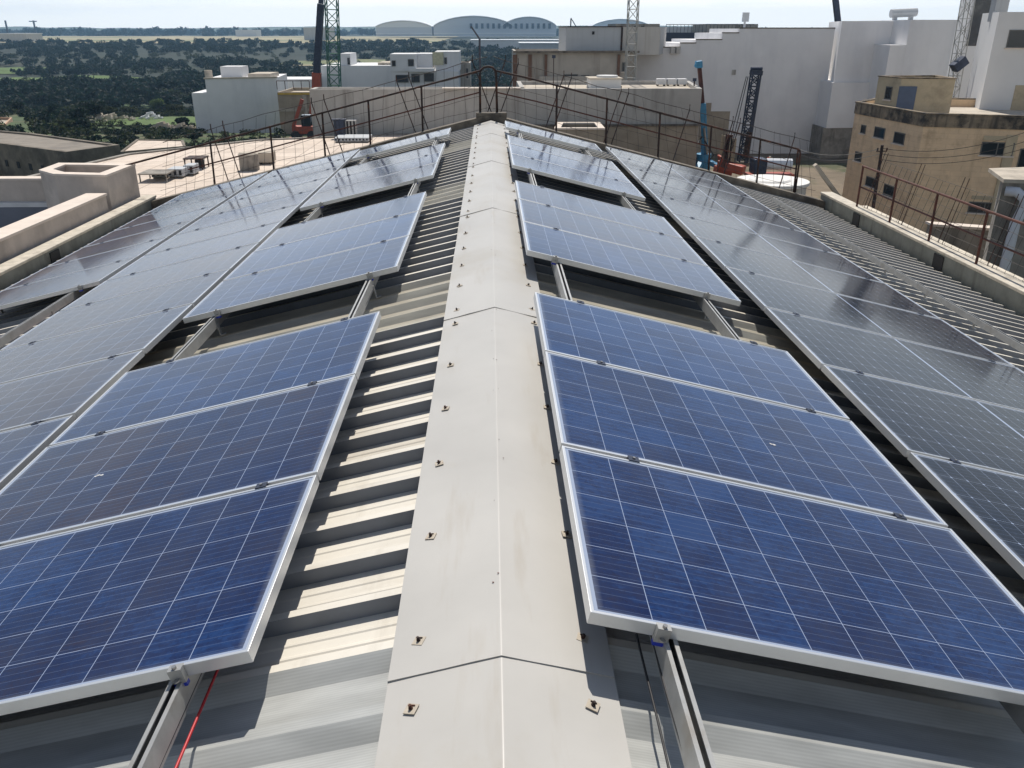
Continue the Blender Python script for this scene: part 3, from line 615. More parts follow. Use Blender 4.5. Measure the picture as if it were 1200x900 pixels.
mb = MB(); mb.tube([(sA.x+.35,19.72,-9.3),(sA.x+.35,19.72,zs-.95),(sA.x+.45,19.72,zs-.6),(sA.x+.45,19.72,zs-.35),(sA.x+.3,19.85,zs-.2),(sA.x+.1,20.0,zs-.2)], .12, 12); mb.build('drain_pipe', M['pvc'], t, True)
mb = MB(); mb.prism([(sA.x+1.0,19.69),(sA.x+1.9,19.48),(sA.x+1.92,19.55),(sA.x+1.02,19.76)], zs-3.6, zs-1.0); mb.build('doorway', M['darkwin'], t)

# wooden utility pole with wires
p0 = P(1024,248,40); p1 = P(1034,170,40)
t = thing('utility_pole', 'slim dark utility pole standing against the left face of the beige building', 'pole', (p0.x, 40, -9.3))
mb = MB(); mb.tube([(p0.x,40,-9.3),(p1.x,40,p1.z)], .10, 8, r2=.07); mb.build('pole', M['rust'], t)
mb = MB(); mb.box(p1.x-.25,p1.x+.25,39.94,40.0,p1.z-.3,p1.z-.25); [mb.box(p1.x+k-.025,p1.x+k+.025,39.9,39.96,p1.z-.24,p1.z-.12) for k in (-.22,.22)]; mb.build('crossarm', M['rust'], t)
for k, (lab, ue, ve, Ye) in enumerate([('top wire from the utility pole across the beige building',1210,152,38),('second wire from the utility pole across the beige building',1210,163,38),('third wire from the utility pole sagging towards the right',1210,171,38),('wire from the utility pole to the left over the building site',930,172,62),('lower wire from the utility pole to the left over the building site',930,178,62)]):
    a = Vector((p1.x, 40, p1.z-.15-.25*(k%3))); b = P(ue, ve, Ye); mb = MB(); pts = []
    for i in range(13):
        s_ = i/12; pp = a.lerp(b, s_); pp.z -= 4*s_*(1-s_)*.45; pts.append(pp)
    mb.tube(pts, .013, 5); tag(mb.build('overhead_wire', M['wire'] if k < 3 else M['wirewhite'], None), lab, 'wire', 'overhead wires')

# white drum tank below the gable
p = P(905, 211, 30); t = thing('water_tank', 'big round white water tank just beyond the gable fence on the right', 'water tank', (p.x, 30, -9.3))
mb = MB(); mb.cyl(p.x, 30, -9.35, p.z-.12, 1.2, 40); mb.build('drum', M['clad2'], t)
mb = MB(); mb.cyl(p.x, 30, p.z-.118, p.z, 1.29, 40); mb.build('lid', mat('tank_white', (.72,.70,.66), .6, 0, .08, 3), t, bevel=.02)
mb = MB(); mb.cyl(p.x-.1, 30, p.z+.002, p.z+.06, .75, 36, .68); mb.build('hatch', MATS['tank_white'], t, bevel=.01)

# white drum and pale flat roof on the left
t = building('flat_roof_building', 'wide pale paved flat roof lying below the gable on the left', 'building', [(-24,19),(-21.7,39.8),(-20.1,47.6),(-14.5,53.9),(-5.3,56.9),(.5,56.9),(.5,19)], -9.5, -4.72, M['concrete'], M['paleroof'], .08, .3)
def roof_at(u, v): return PZ(u, v, -4.8)
p = roof_at(293, 199); t = thing('water_tank', 'round grey water tank on the pale paved roof', 'water tank', (p.x,p.y,-4.8))
mb = MB(); mb.cyl(p.x,p.y,-4.8,-4.05,.47,28); mb.build('drum', M['concrete'], t); mb = MB(); mb.cyl(p.x,p.y,-4.048,-3.95,.5,28,.4); mb.build('lid', M['slab'], t)
p = roof_at(309, 193); t = thing('water_tank', 'square cream water tank right behind the round grey one', 'water tank', (p.x,p.y,-4.8))
mb = MB(); mb.box(p.x-.45,p.x+.45,p.y,p.y+.9,-4.7,-4.2); mb.build('tank', M['slab'], t, bevel=.03); mb = MB(); [mb.box(p.x+a-.08,p.x+a+.08,p.y+.2,p.y+.7,-4.8,-4.702) for a in (-.3,.3)]; mb.build('block', M['concdark'], t)
def lump(name, lab, cat, u0, u1, v, h, d, m, group=None, legs=False):
    a, b = roof_at(u0, v), roof_at(u1, v); t = thing(name, lab, cat, ((a.x+b.x)/2, a.y, -4.8), group=group)
    if legs:
        mb = MB(); [mb.box(x, x+.05, a.y+yy, a.y+yy+.05, -4.8, -4.8+h-.06) for x in (a.x, b.x-.05) for yy in (0, d-.05)]; mb.build('legs', m, t)
        mb = MB(); mb.box(a.x-.03, b.x+.03, a.y-.03, a.y+d+.03, -4.8+h-.058, -4.8+h); mb.build('top', m, t)
    else:
        mb = MB(); mb.box(a.x, b.x, a.y, a.y+d, -4.72, -4.8+h); mb.build('body', m, t, bevel=.02)
        mb = MB(); mb.box(a.x+.05, b.x-.05, a.y+.05, a.y+d-.05, -4.8, -4.722); mb.build('base', M['concdark'], t)
        mb = MB(); n = max(2, int((b.x-a.x)/.2)); [mb.box(a.x+(k+.25)*(b.x-a.x)/n, a.x+(k+.75)*(b.x-a.x)/n, a.y-.012, a.y-.003, -4.66, -4.86+h) for k in range(n)]; mb.build('grille', M['darkwin'], t)
lump('air_unit', 'long grey air duct box on the pale roof behind the round block', 'air unit', 197, 215, 209, .42, .9, M['clad'])
lump('air_unit', 'grey box unit right of the duct box on the pale roof', 'air unit', 216, 228, 206, .48, .8, M['clad'])
lump('air_unit', 'low dark box unit nearest to the rusty fence on the pale roof', 'air unit', 178, 194, 210, .26, .6, M['gutter'])
lump('air_unit', 'tall louvred unit beside the dark boiler at the grey wall', 'air unit', 406, 418, 160, 1.0, .9, M['clad2'])
lump('pallet_stack', 'flat stack of grey sheets on the pale roof by the grey wall', 'stack', 392, 432, 167.5, .30, 1.8, M['clad'])
lump('work_bench', 'thin metal frame table behind the box units on the pale roof', 'table', 217, 238, 199, .55, 1.0, M['rust'], legs=True)
lump('work_bench', 'low weathered table beside the pink parapet on the pale roof', 'table', 164, 196, 214, .40, 1.2, M['concrete'], legs=True)
p = roof_at(399, 162); t = thing('boiler', 'dark blue upright boiler standing at the grey wall', 'boiler', (p.x,p.y,-4.8))
mb = MB(); mb.cyl(p.x,p.y,-4.7,-3.7,.36,20); mb.build('drum', M['darkmetal'], t); mb = MB(); mb.box(p.x-.45,p.x+.45,p.y-.3,p.y+.3,-3.698,-3.62); mb.build('cap', M['darkmetal'], t); mb = MB(); mb.box(p.x-.3,p.x+.3,p.y-.3,p.y+.3,-4.8,-4.702); mb.build('base', M['concdark'], t)
p = roof_at(234, 197); mb = MB(); mb.box(p.x-.2,p.x+.2,p.y,p.y+.25,-4.795,-4.4); tag(mb.build('roof_vent', M['darkwin'], None, bevel=.01), 'small black square vent right of the frame table', 'vent')

# left white house in the valley
wA, wB = (P(226,120,104).x,104.0), (P(327,120,107).x,107.0)
t = thing('white_house', 'white block house with stepped left edge and roof room in the valley', 'house', (-31,108,-10.5))
x1 = P(239,95,104).x; mb = MB(); z_hi, z_lo = P(240,93,104).z, P(226,109,104).z
mb.prism([(x1,104.4),(wB[0],wB[1]),(wB[0]-1,117),(x1-1,115)], -11.5, z_hi); mb.prism([(wA[0],104),(x1-.003,104.38),(x1-1.003,115),(wA[0]-.5,114)], -11.5, z_lo); mb.build('wall', M['whitewall'], t)
a, b = P(258,80,108).x, P(283,80,108).x; mb = MB(); mb.box(a, b, 108, 111, z_hi+.002, P(258,78,108).z); mb.build('roof_room', M['whitewall2'], t)
a, b = P(292,90,108).x, P(318,90,108).x; mb = MB(); mb.box(a, b, 107.5, 112, z_hi+.004, z_hi+.45); mb.build('roof_structure', M['slab'], t)
a = P(238,88,106).x; mb = MB(); mb.cyl(a+.5, 106.5, z_hi+.003, z_hi+.9, .45, 16); mb.build('roof_tank', M['slab'], t)
mb = MB(); mb.prism([(x1-.1,104.3),(wB[0]+.1,wB[1]-.1),(wB[0]+.1,wB[1]+.2),(x1-.1,104.6)], z_hi+.001, z_hi+.16); mb.build('coping', M['slab'], t)
t = thing('white_house', 'low white building behind the unfinished concrete frame', 'house', (-25,122,-10.5))
mb = MB(); a, b = P(322,98,121).x, P(368,98,121).x; mb.box(a, b, 121, 128, -11.5, P(340,93,121).z); mb.build('wall', M['whitewall2'], t)
# unfinished beige building with yellow edge and red railing
cA, cB = (P(326,120,98).x, 98.0), (P(366,120,98).x, 98.0)
t = building('unfinished_building', 'bare beige block wall with a yellow edge between the white house and grey wall', 'building', [cA, cB, (cB[0],106), (cA[0],106)], -10.5, P(340,108,98).z, M['brownwall'], M['slab'])
mb = MB(); mb.box(cA[0]+.1, cB[0], 97.9, 97.99, P(340,111,98).z, P(340,109,98).z); mb.build('edge_board', mat('yellow_board', (.55,.36,.04), .7), t)
mb = MB(); mb.box(cA[0]+2.8, cA[0]+3.2, 97.8, 97.99, -10.5, P(340,111,98).z-.01); mb.box(cA[0], cB[0], 97.84, 97.96, -6.9, -6.6); mb.build('column', M['slab'], t)
mb = MB(); [mb.tube([(cA[0]+k*.9,98.2,-4.6),(cA[0]+k*.9,98.2,-3.7)], .04, 5) for k in range(5)]; mb.tube([(cA[0],98.2,-3.7),(cA[0]+3.6,98.2,-3.7)], .04, 5); mb.build('railing', M['rustred'], t)
# white villas
vA = P(365,100,126); 
t = thing('white_villa', 'long white villa with stair block behind the black crane boom', 'house', (-15,128,-11))
def zv(v, Y=126): return P(400, v, Y).z
def xv(u, Y=126): return P(u, 80, Y).x
mb = MB(); mb.box(xv(376), xv(463), 126, 138, -12, zv(77)); mb.box(xv(398), xv(410), 127, 133, zv(77)+.002, zv(63)); mb.build('wall', M['whitewall2'], t)
mb = MB(); mb.box(xv(406.5), xv(409.5), 126.9, 126.99, zv(76), zv(68)); mb.build('window', M['glass'], t)
mb = MB(); mb.box(xv(441), xv(458), 128, 134, zv(77)+.003, zv(74)); mb.build('roof_slab', M['slab'], t)
t = thing('white_villa', 'modern white villa with three dark balcony openings and a cream roof room', 'house', (-8,126,-11))
mb = MB(); mb.box(xv(457,124), xv(537,124), 124.8, 136, -12, zv(84,124)); mb.box(xv(457.2,124), xv(487.8,124), 124.6, 131, zv(84,124)+.002, zv(63.5,124)); mb.box(xv(488,124), xv(506,124), 126, 132, zv(84,124)+.002, zv(63.5,124)); mb.box(xv(509,124), xv(538,124), 126.5, 133, zv(84,124)+.002, zv(61,124)); mb.build('wall', M['whitewall2'], t)
mb = MB(); mb.box(xv(506.2,124), xv(519,124), 126.1, 126.48, zv(77,124), zv(62,124)); mb.build('cream_panel', mat('cream_paint', (.50,.48,.33), .85), t)
for u0, u1, v0, v1, dy in ((463,477.5,88,97,.1),(481,491,87,97,.1),(496,508,86,96,.1),(459,463.5,71,78,-.1),(478,485,69.5,78,-.1),(520,523,68,76,2)):
    mb = MB(); mb.box(xv(u0,124), xv(u1,124), 124.7-.2+dy*.5 if dy > 0 and dy < 1 else (124.5 if dy < 0 else 126.4), 124.79 if dy > 0 and dy < 1 else (124.59 if dy < 0 else 126.49), zv(v1,124), zv(v0,124)); f = mb.build('window', M['frame'], t)
    mb = MB(); y_ = (124.7-.2+.05 if 0 < dy < 1 else (124.5 if dy < 0 else 126.4))-.03; mb.box(xv(u0,124)+.08, xv(u1,124)-.08, y_, y_+.02, zv(v1,124)+.08, zv(v0,124)-.08); mb.build('pane', M['glass'], f)
mb = MB(); mb.box(xv(480,124), xv(509,124), 123.6, 124.78, zv(84,124), zv(80,124)); mb.build('balcony', M['whitewall2'], t)
t = building('white_villa', 'small stepped white house at the right end of the villas', 'house', [(xv(523,132),132.5),(xv(551,132),132.5),(xv(551,132),139),(xv(523,132),139)], -12, zv(74,132), M['factory'], M['slab'])
window(t, (xv(523,132),132.5),(xv(551,132),132.5), 546, 80, 549, 92)

# old stone building and its neighbours on the far left
z6 = -6.0
pts = [PZ(-60,160,z6), PZ(77,178,z6), PZ(140,169.5,z6), PZ(38,156,z6), PZ(-60,148,z6)]
t = building('stone_barn', 'old dark stone building with flat brown roof at the left edge', 'building', [(p.x,p.y) for p in pts], -11.5, z6, M['stone'], M['stoneroof'], .12, .3)
for k in range(7):
    s_ = .28+.1*k; a = Vector((pts[0].x,pts[0].y,0)); b = Vector((pts[1].x,pts[1].y,0)); c = a.lerp(b, s_); d = (b-a).normalized()
    mb = MB(); mb.prism([(c.x,c.y-.06),(c.x+d.x*.35,c.y+d.y*.35-.06),(c.x+d.x*.35,c.y+d.y*.35+.1),(c.x,c.y+.1)], -7.6, -7.15); mb.build('window', M['darkwin'], t)
z8 = -7.8
pts = [PZ(-40,196,z8), PZ(31,190,z8), PZ(33,196,z8), PZ(30,206,z8), PZ(-40,212,z8)]
t = building('stone_shed', 'ruined low stone shed with pale wall top in front of the stone building', 'shed', [(p.x,p.y) for p in [PZ(-40,202,z8),PZ(30,193,z8),PZ(20,188.5,z8),PZ(-40,186,z8)]], -11.5, z8, M['stone'], M['slab'], .2, .25)
t = building('stone_shed', 'long flat stone shed with pale roof right of the old stone building', 'shed', [(p.x,p.y) for p in [PZ(140,178,-7),PZ(218,171,-7),PZ(215,164,-7),PZ(160,163,-7)]], -11.5, -7, M['stone'], M['paleroof'], .08, .2)
t = building('orange_house', 'small orange plastered house at the left edge beyond the stone roof', 'house', [(P(-30,150,120).x,120),(P(7,150,118).x,118),(P(17,150,128).x,128),(P(-30,150,130).x,130)], -12.5, P(7,146,118).z, mat('orange_plaster', (.50,.32,.21), .9, 0, .1, 1), M['slab'])
t = building('valley_shed', 'flat pale shed in the allotments left of the green field', 'shed', [(P(150,150,140).x,140),(P(168,150,140).x,140),(P(168,150,144).x,144),(P(150,150,144).x,144)], -15, P(160,144.5,140).z, M['stone'], M['slab'], .1)
for i, (u, v, Y, w_, lab) in enumerate([(118,151,128,2.4,'pale rubble heap nearest the dark tree in the allotments'),(135,153,126,3.0,'long pale rubble heap in the allotments'),(178,148,132,1.6,'white sheet pile right of the pale shed'),(213,150,110,2.0,'broken white masonry heap at the left foot of the white house'),(192,162,112,1.8,'low white block heap below the green field')]):
    p = P(u, v, Y); z = gz(p.x, Y); rnd = random.Random(i); mb = MB()
    for k in range(26):
        a = rnd.uniform(0, 2*pi); d = rnd.random()*w_; s_ = rnd.uniform(.15, .4)
        c = Vector((p.x+cos(a)*d, Y+sin(a)*d, z+max(.1, (1-d/w_)*.8+.2))); mb.beam(c-Vector((s_,rnd.uniform(-.2,.2),.1)), c+Vector((s_,rnd.uniform(-.2,.2),.1)), s_*1.4, s_*.9)
    tag(mb.build('rubble_heap', M['slab'] if i != 2 else M['whitewall2'], None), lab, 'rubble', 'rubble heaps in the valley')

# ------------------------------------------------------------------ cranes and machines
def lattice(name, lab, cat, u0, v0, u1, v1, Y, wd, m, zb=None, bay=None, thick=.055):
    """square lattice mast from the base point to the top point"""
    a, b = P(u1, v1, Y), P(u0, v0, Y)
    if zb is not None: b_dir = (b-a); a = a - b_dir*((a.z-zb)/b_dir.z)
    t = thing(name, lab, cat, a); d = (b-a); n = max(3, int(d.length/(bay or wd))); dn = d.normalized()
    x = dn.cross(Vector((0,1,0))).normalized(); y = x.cross(dn)
    cs = [(-1,-1),(1,-1),(1,1),(-1,1)]
    mb = MB()
    for cx_, cy_ in cs: o = x*cx_*wd/2+y*cy_*wd/2; mb.tube([a+o, b+o], wd*thick, 5)
    mb.build('chord', m, t)
    mb = MB()
    for k in range(n):
        p, q = a+d*k/n, a+d*(k+1)/n
        for i in range(4):
            o1 = x*cs[i][0]*wd/2+y*cs[i][1]*wd/2; o2 = x*cs[(i+1)%4][0]*wd/2+y*cs[(i+1)%4][1]*wd/2
            if (k+i) % 2: o1, o2 = o2, o1
            mb.tube([p+o1, q+o2], wd*thick*.6, 4, cap=False); mb.tube([q+o1, q+o2], wd*thick*.55, 4, cap=False)
    mb.build('bracing', m, t)
    mb = MB(); mb.beam(a-dn*.25, a+dn*.02, wd*1.4, wd*1.4, up=(0,1,0)); mb.build('base', M['concdark'], t)
    return t, a, b
t, a, b = lattice('tower_crane_mast', 'grey lattice mast rising between the factory and the white wall', 'crane', 745, -60, 738, 104, 68, .72, M['greymast'], bay=.75)
lattice('tower_crane_mast', 'green lattice mast beside the black crane boom', 'crane', 386, -70, 392, 100, 92, 1.15, M['greenmast'], -10, 1.0)
t, a, b = lattice('tower_crane_mast', 'pale lattice mast hanging in front of the dark tower glass', 'crane', 1138, -20, 1120, 86, 60, .62, M['greymast'], -9.3, .7, .05)
mb = MB(); q = P(1124, 75, 59.6); mb.beam(q-Vector((.35,0,.3)), q+Vector((.35,0,.3)), .6, .7, up=(0,1,0)); mb.build('winch', M['darkmetal'], t, bevel=.05)
# black telescopic boom with red foot
a, b = P(370,104,90), P(380,-60,90); d = b-a; a0 = a - d*((a.z+10)/d.z)
t = thing('mobile_crane', 'black telescopic crane boom with red foot left of the green mast', 'crane', a0)
mb = MB(); mb.beam(a+d*.0, a+d*.62, .62, .62, up=(0,1,0)); mb.beam(a+d*.621, b, .44, .44, up=(0,1,0)); mb.build('boom', M['darkmetal'], t)
mb = MB(); mb.beam(a-d*.02+Vector((.12,0,0)), a+d*.12, .86, .7, up=(0,1,0)); mb.beam(a0+Vector((0,0,.8)), a-d*.021, .8, .8, up=(0,1,0)); mb.build('boom_foot', M['redpaint'], t)
mb = MB(); mb.box(a0.x-2.5, a0.x+2.5, 88.8, 91.2, -9.9, -8.9); mb.build('carrier', M['redpaint'], t, bevel=.08)
for sx in (-1.8, -.6, .8, 1.9):
    mb = MB(); mb.tube([(a0.x+sx, 88.7, -9.75), (a0.x+sx, 91.3, -9.75)], .5, 16); mb.build('wheel', M['dark'], t)
t = thing('loader', 'orange site loader between the beige block wall and the grey wall', 'machine', P(357,163,82))
p = P(357,163,82); mb = MB(); mb.box(p.x-1.0,p.x+1.2,81.5,82.8,p.z+.5,p.z+1.2); mb.build('body', M['redpaint'], t, bevel=.06)
mb = MB(); mb.box(p.x-.1,p.x+.8,81.6,82.6,p.z+1.202,p.z+2.2); mb.build('cab', M['glass'], t, bevel=.05)
mb = MB(); mb.beam((p.x-.9,81.7,p.z+1.1),(p.x+.2,81.7,p.z+3.6),.22,.3); mb.build('arm', M['redpaint'], t)
mb = MB(); [mb.tube([(p.x+sx,81.4,p.z+.4),(p.x+sx,82.9,p.z+.4)], .42, 14) for sx in (-.7,.8)]; mb.build('wheels', M['dark'], t)
# site ground there
p = P(880, 195, 58)
# blue hydraulic crane
t = thing('blue_crane', 'blue knuckle crane with rusty upper arm and blue outrigger foot', 'crane', P(822,192,60))
pb = P(824,190,60)
mb = MB(); mb.beam(P(826,186,60), P(823,121,60), .44, .42, up=(0,1,0)); mb.build('lower_arm', M['bluepaint'], t, bevel=.05)
mb = MB(); mb.beam(P(823.4,121,60)+Vector((0,.02,0)), P(819.5,78,60), .26, .26, up=(0,1,0)); mb.build('upper_arm', M['rustred'], t, bevel=.03)
mb = MB(); mb.beam(P(815.5,76,60), P(822.5,75,60), .55, .45); mb.beam(P(816,79,60), P(818,72,60), .3, .3, up=(0,1,0)); mb.build('arm_head', M['bluepaint'], t, bevel=.04)
mb = MB(); mb.tube([P(821,168,59.6), P(818.5,100,59.6)], .05, 6); mb.tube([P(829,183,59.6), P(825,150,59.6)], .08, 8); mb.build('hydraulic_ram', M['steel'], t)
mb = MB()
c = P(824,186,60)
for (u, v) in ((806,193),(840,194),(812,195),(834,190)): mb.beam(c, P(u,v,60)+Vector((0,(-1.3 if v>193.5 else 1),0)), .35, .3)
mb.cyl(c.x, 60, c.z-1.3, c.z+.35, .55, 16); mb.build('outrigger', M['bluepaint'], t, bevel=.03)
mb = MB()
for k, (u0,v0,u1,v1) in enumerate([(820,165,817,186),(823,160,816,182),(826,165,831,188)]):
    a, b = P(u0,v0,59.5), P(u1,v1,59.5); mb.tube([a, a.lerp(b,.5)+Vector((-.5 if k<2 else .5,0,-.3)), b], .05, 6)
mb.build('hose', M['dark'], t, True)
# drilling rig
t, a, b = lattice('drilling_rig', 'dark blue drilling rig mast leaning before the white wall', 'drilling rig', 886, 86, 870, 190, 62, .58, M['darkmetal'], bay=.42, thick=.10)
dn = (b-a).normalized()
mb = MB(); mb.beam(a+Vector((.1,-.5,0)), b+Vector((.1,-.5,-.3)), .2, .2, up=(0,1,0)); mb.build('leader', M['darkmetal'], t)
mb = MB(); mb.beam(b-dn*.1, b+dn*.2, .75, .7, up=(0,1,0)); mb.tube([b+Vector((-.4,0,.3)), b+Vector((.4,0,.3))], .13, 12); mb.build('mast_head', M['darkmetal'], t)
mb = MB(); 
for k in range(2): mb.tube([b+Vector((-.55-.12*k,0,-.2)), a+Vector((-.9-.25*k,0,1.2))], .03, 5)
mb.build('cable', M['dark'], t)
mb = MB(); mb.tube([a+Vector((0,-.6,.4)), a+dn*2.2+Vector((0,-.6,0))], .22, 12); mb.build('drill_head', M['rust'], t)
# red machine body with tracks
p = P(868, 196, 55)
t = thing('red_machine', 'long red drilling machine body on tracks below the dark mast', 'machine', (p.x, 55, -9.3))
a, b = P(842,192,54), P(872,200,53)
mb = MB(); mb.beam(a, b, .7, .55); mb.build('body', M['redpaint'], t, bevel=.08)
mb = MB(); mb.beam(P(838,199,54.4), P(856,201,54.4), 1.0, .5); mb.beam(P(843,188,54), P(846,187,54), .8, .6); mb.build('counterweight', M['redpaint'], t, bevel=.06)
mb = MB(); mb.beam(P(846,191,53.4), P(866,197,53.4), .06, .5); mb.build('side_plate', M['rustred'], t)
mb = MB(); mb.beam(a+Vector((0,-.7,-1.6)), b+Vector((0,-.7,-1.4)), .5, .9); mb.beam(a+Vector((0,.7,-1.6)), b+Vector((0,.7,-1.4)), .5, .9); mb.build('tracks', M['dark'], t, bevel=.15)
t = thing('site_truck', 'low site truck with white tank and dark cab behind the round water tank', 'truck', P(905,205,45))
p = P(905,203,46)
mb = MB(); mb.tube([(p.x-.4,46,p.z+.5),(p.x+.95,45.8,p.z+.5)], .30, 16); mb.build('tank', M['pvc'], t, bevel=.02)
mb = MB(); mb.box(p.x-1.15,p.x-.45,45.6,46.6,p.z,p.z+.8); mb.build('cab', M['darkmetal'], t, bevel=.06)
mb = MB(); mb.box(p.x-1.4,p.x+1.1,45.6,46.5,p.z-.25,p.z-.003); mb.build('chassis', M['redpaint'], t)
mb = MB(); [mb.tube([(p.x+sx,45.5,p.z-.4),(p.x+sx,46.6,p.z-.4)], .32, 14) for sx in (-.9,.6)]; mb.build('wheels', M['dark'], t)
for i, (u0,v0,u1,v1,Y,m,lab) in enumerate([(889,187,905,193,52,'slab','pale plank lying left of the site truck'),(900,185,912,192,50,'redpaint','red beam lying behind the site truck'),(902,184,914,193,51,'slab','pale timber leaning behind the site truck'),(955,193,984,232,30,'slab','pale plank leaning by the corner of the gable')]):
    a, b = P(u0,v0,Y), P(u1,v1,Y); mb = MB(); mb.beam(a, b, .22, .12); tag(mb.build('plank', M[m], None), lab, 'plank', 'loose planks on the building site')
for i, (u,v,h,m,lab) in enumerate([(848,178,1.5,'brownwall','leftmost orange formwork panel behind the blue crane'),(853,180,1.7,'rustred','rusty red formwork panel behind the blue crane'),(858,178,1.3,'brownwall','rightmost orange formwork panel behind the blue crane')]):
    p = P(u,v,66); mb = MB(); mb.box(p.x-.28,p.x+.25,66,66.12,p.z-1.3,p.z+h-.3); mb.box(p.x-.3,p.x-.22,65.9,66.0,p.z-1.3,p.z+h-.2); tag(mb.build('formwork_panel', M[m], None), lab, 'panel', 'formwork panels on the building site')
# concrete pit and rim near the gable, right of ridge
pr = [PZ(643,145,-4.6), PZ(700,152,-4.6), PZ(706,146,-4.6), PZ(652,141.5,-4.6)]
p0_ = [(p.x,p.y) for p in [PZ(650,151,-4.0), PZ(708,151,-4.0), PZ(702,144,-4.0), PZ(654,144,-4.0)]]
t = thing('concrete_tank', 'open concrete tank with pale rim just beyond the right gable slope', 'tank', (p0_[0][0],p0_[0][1],-9.3))
mb = MB(); ringwall(mb, p0_, .3, -9.4, -4.05); mb.build('wall', M['brownwall'], t); mb = MB(); ringwall(mb, rim(p0_,-.05), .4, -4.048, -3.95); mb.build('rim', M['pinktop'], t)
mb = MB(); mb.prism(rim(p0_,.31), -5.2, -5.1); mb.build('floor', M['darkwin'], t)

# small far cranes and hangars
def farcrane(u, v0, v1, Y, lab, jib=None, m='rustred', wd=1.2):
    p, q = P(u, v0, Y), P(u, v1, Y); z0 = gz(p.x, Y); t = thing('tower_crane', lab, 'crane', (p.x, Y, z0), group='cranes in the distance')
    mb = MB(); mb.beam((p.x,Y,z0),(p.x,Y,p.z), wd*.5, wd*.5, up=(0,1,0)); mb.build('mast', M[m], t)
    if jib: a, b = P(jib[0],jib[1],Y), P(jib[2],jib[3],Y); mb = MB(); mb.beam(a, b, wd*.35, wd*.35); mb.build('jib', M[m], t)
farcrane(562, 46, 80, 260, 'small red tower crane standing in front of the hangars', (552,31,563,47))
farcrane(39, 24, 38, 1100, 'tiny T-shaped tower crane on the left horizon', (34,25,43,25), 'darkmetal', 3)
farcrane(6, 24, 40, 900, 'thin leaning mast at the left edge of the horizon', None, 'darkmetal', 2.5)
farcrane(669, 22, 40, 600, 'thin luffing crane above the grey metal box', (669,21,675,31), 'rustred', 1.6)
a, b = P(998,26,90), P(985,-30,90)
t = thing('mobile_crane', 'dark crane boom tip rising behind the blank white block', 'crane', (a.x, 92, -9.3)); mb = MB(); mb.beam(Vector((a.x+2.6,92,-9.3)), b+Vector((0,2,0)), .5, .5, up=(0,1,0)); mb.build('boom', M['darkmetal'], t); mb = MB(); mb.box(a.x+1, a.x+5, 91, 94, -9.3, -7.8); mb.build('carrier', M['redpaint'], t, bevel=.1)

def hangar(lab, u0, u1, Y, zb, eave_v, arches, depth, slots=None, Ycol=None):
    t = thing('hangar', lab, 'hangar', (P((u0+u1)/2,40,Y).x, Y, zb), group='hangars on the horizon')
    x0, x1 = P(u0,30,Y).x, P(u1,30,Y).x; ez = zat(eave_v, Y)
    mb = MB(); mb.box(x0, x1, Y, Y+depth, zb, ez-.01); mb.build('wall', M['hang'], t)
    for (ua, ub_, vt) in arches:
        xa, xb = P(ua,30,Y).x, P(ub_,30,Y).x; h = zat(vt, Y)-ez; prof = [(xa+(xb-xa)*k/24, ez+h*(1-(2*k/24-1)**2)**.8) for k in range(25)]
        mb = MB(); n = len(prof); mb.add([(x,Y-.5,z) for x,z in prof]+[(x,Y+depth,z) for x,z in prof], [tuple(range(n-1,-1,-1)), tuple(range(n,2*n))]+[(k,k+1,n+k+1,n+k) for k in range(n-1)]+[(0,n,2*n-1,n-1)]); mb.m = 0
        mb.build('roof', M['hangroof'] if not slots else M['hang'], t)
        mb = MB()
        for k in range(24):
            (xa_,za),(xb_,zb_) = prof[k], prof[k+1]; mb.add([(xa_,Y-2,za+.2),(xb_,Y-2,zb_+.2),(xb_,Y+depth,zb_+.2),(xa_,Y+depth,za+.2),(xa_,Y-2,za+1.0),(xb_,Y-2,zb_+1.0),(xb_,Y+depth,zb_+1.0),(xa_,Y+depth,za+1.0)], [(3,2,1,0),(4,5,6,7),(0,1,5,4),(2,3,7,6)])
        mb.build('roof_edge', M['hangroof'], t)
    if slots:
        for k in range(slots[2]):
            u = slots[0]+(slots[1]-slots[0])*k/(slots[2]-1); x = P(u,30,Y).x; mb = MB(); mb.box(x-1.4, x+1.4, Y-1.2, Y-.6, zat(33.5,Y), zat(27.5,Y)); mb.build('window', M['darkmetal'], t)
    mb = MB(); mb.box(x0, x1, Y-.4, Y-.02, zat(40,Y), zat(38.5,Y)); mb.build('band', M['hangroof'], t)
hangar('lower hangar with flat arched roof at the left of the group', 440, 506, 1000, -6, 32, [(440,506,25)], 60)
hangar('big hangar with twin arched roofs and a row of tall slots', 508, 652, 1000, -6, 31, [(508,602,19.5),(588,652,20.5)], 90, (552,644,15))
hangar('hazy hangar with one arched roof behind the lattice mast', 692, 782, 1300, -6, 31, [(694,762,23)], 60)
for i, (u0,u1,v0,v1,Y,lab,m) in enumerate([(356,386,32,39,800,'pale round roofed hall on the horizon behind the black boom','clad2'),(552,660,46.5,49,520,'long low white terminal roof below the hangars','whitewall2'),(610,662,50,53,420,'low pale depot right of the long terminal roof','clad'),(0,30,39,44,700,'low pale works at the left edge of the plateau','clad2'),(276,300,35,39,1200,'small white building on the far plateau','whitewall2')]):
    a, b = P(u0,v1,Y), P(u1,v0,Y); z0 = gz(a.x, Y)-1; t = thing('low_building', lab, 'building', ((a.x+b.x)/2, Y, z0), group='low buildings on the plateau')
    mb = MB(); mb.box(a.x, b.x, Y, Y+25, z0, b.z-.4); mb.build('wall', M[m], t)
    mb = MB(); mb.box(a.x-.5, b.x+.5, Y-.5, Y+25.5, b.z-.398, b.z); mb.build('roof', M['hangroof'], t)

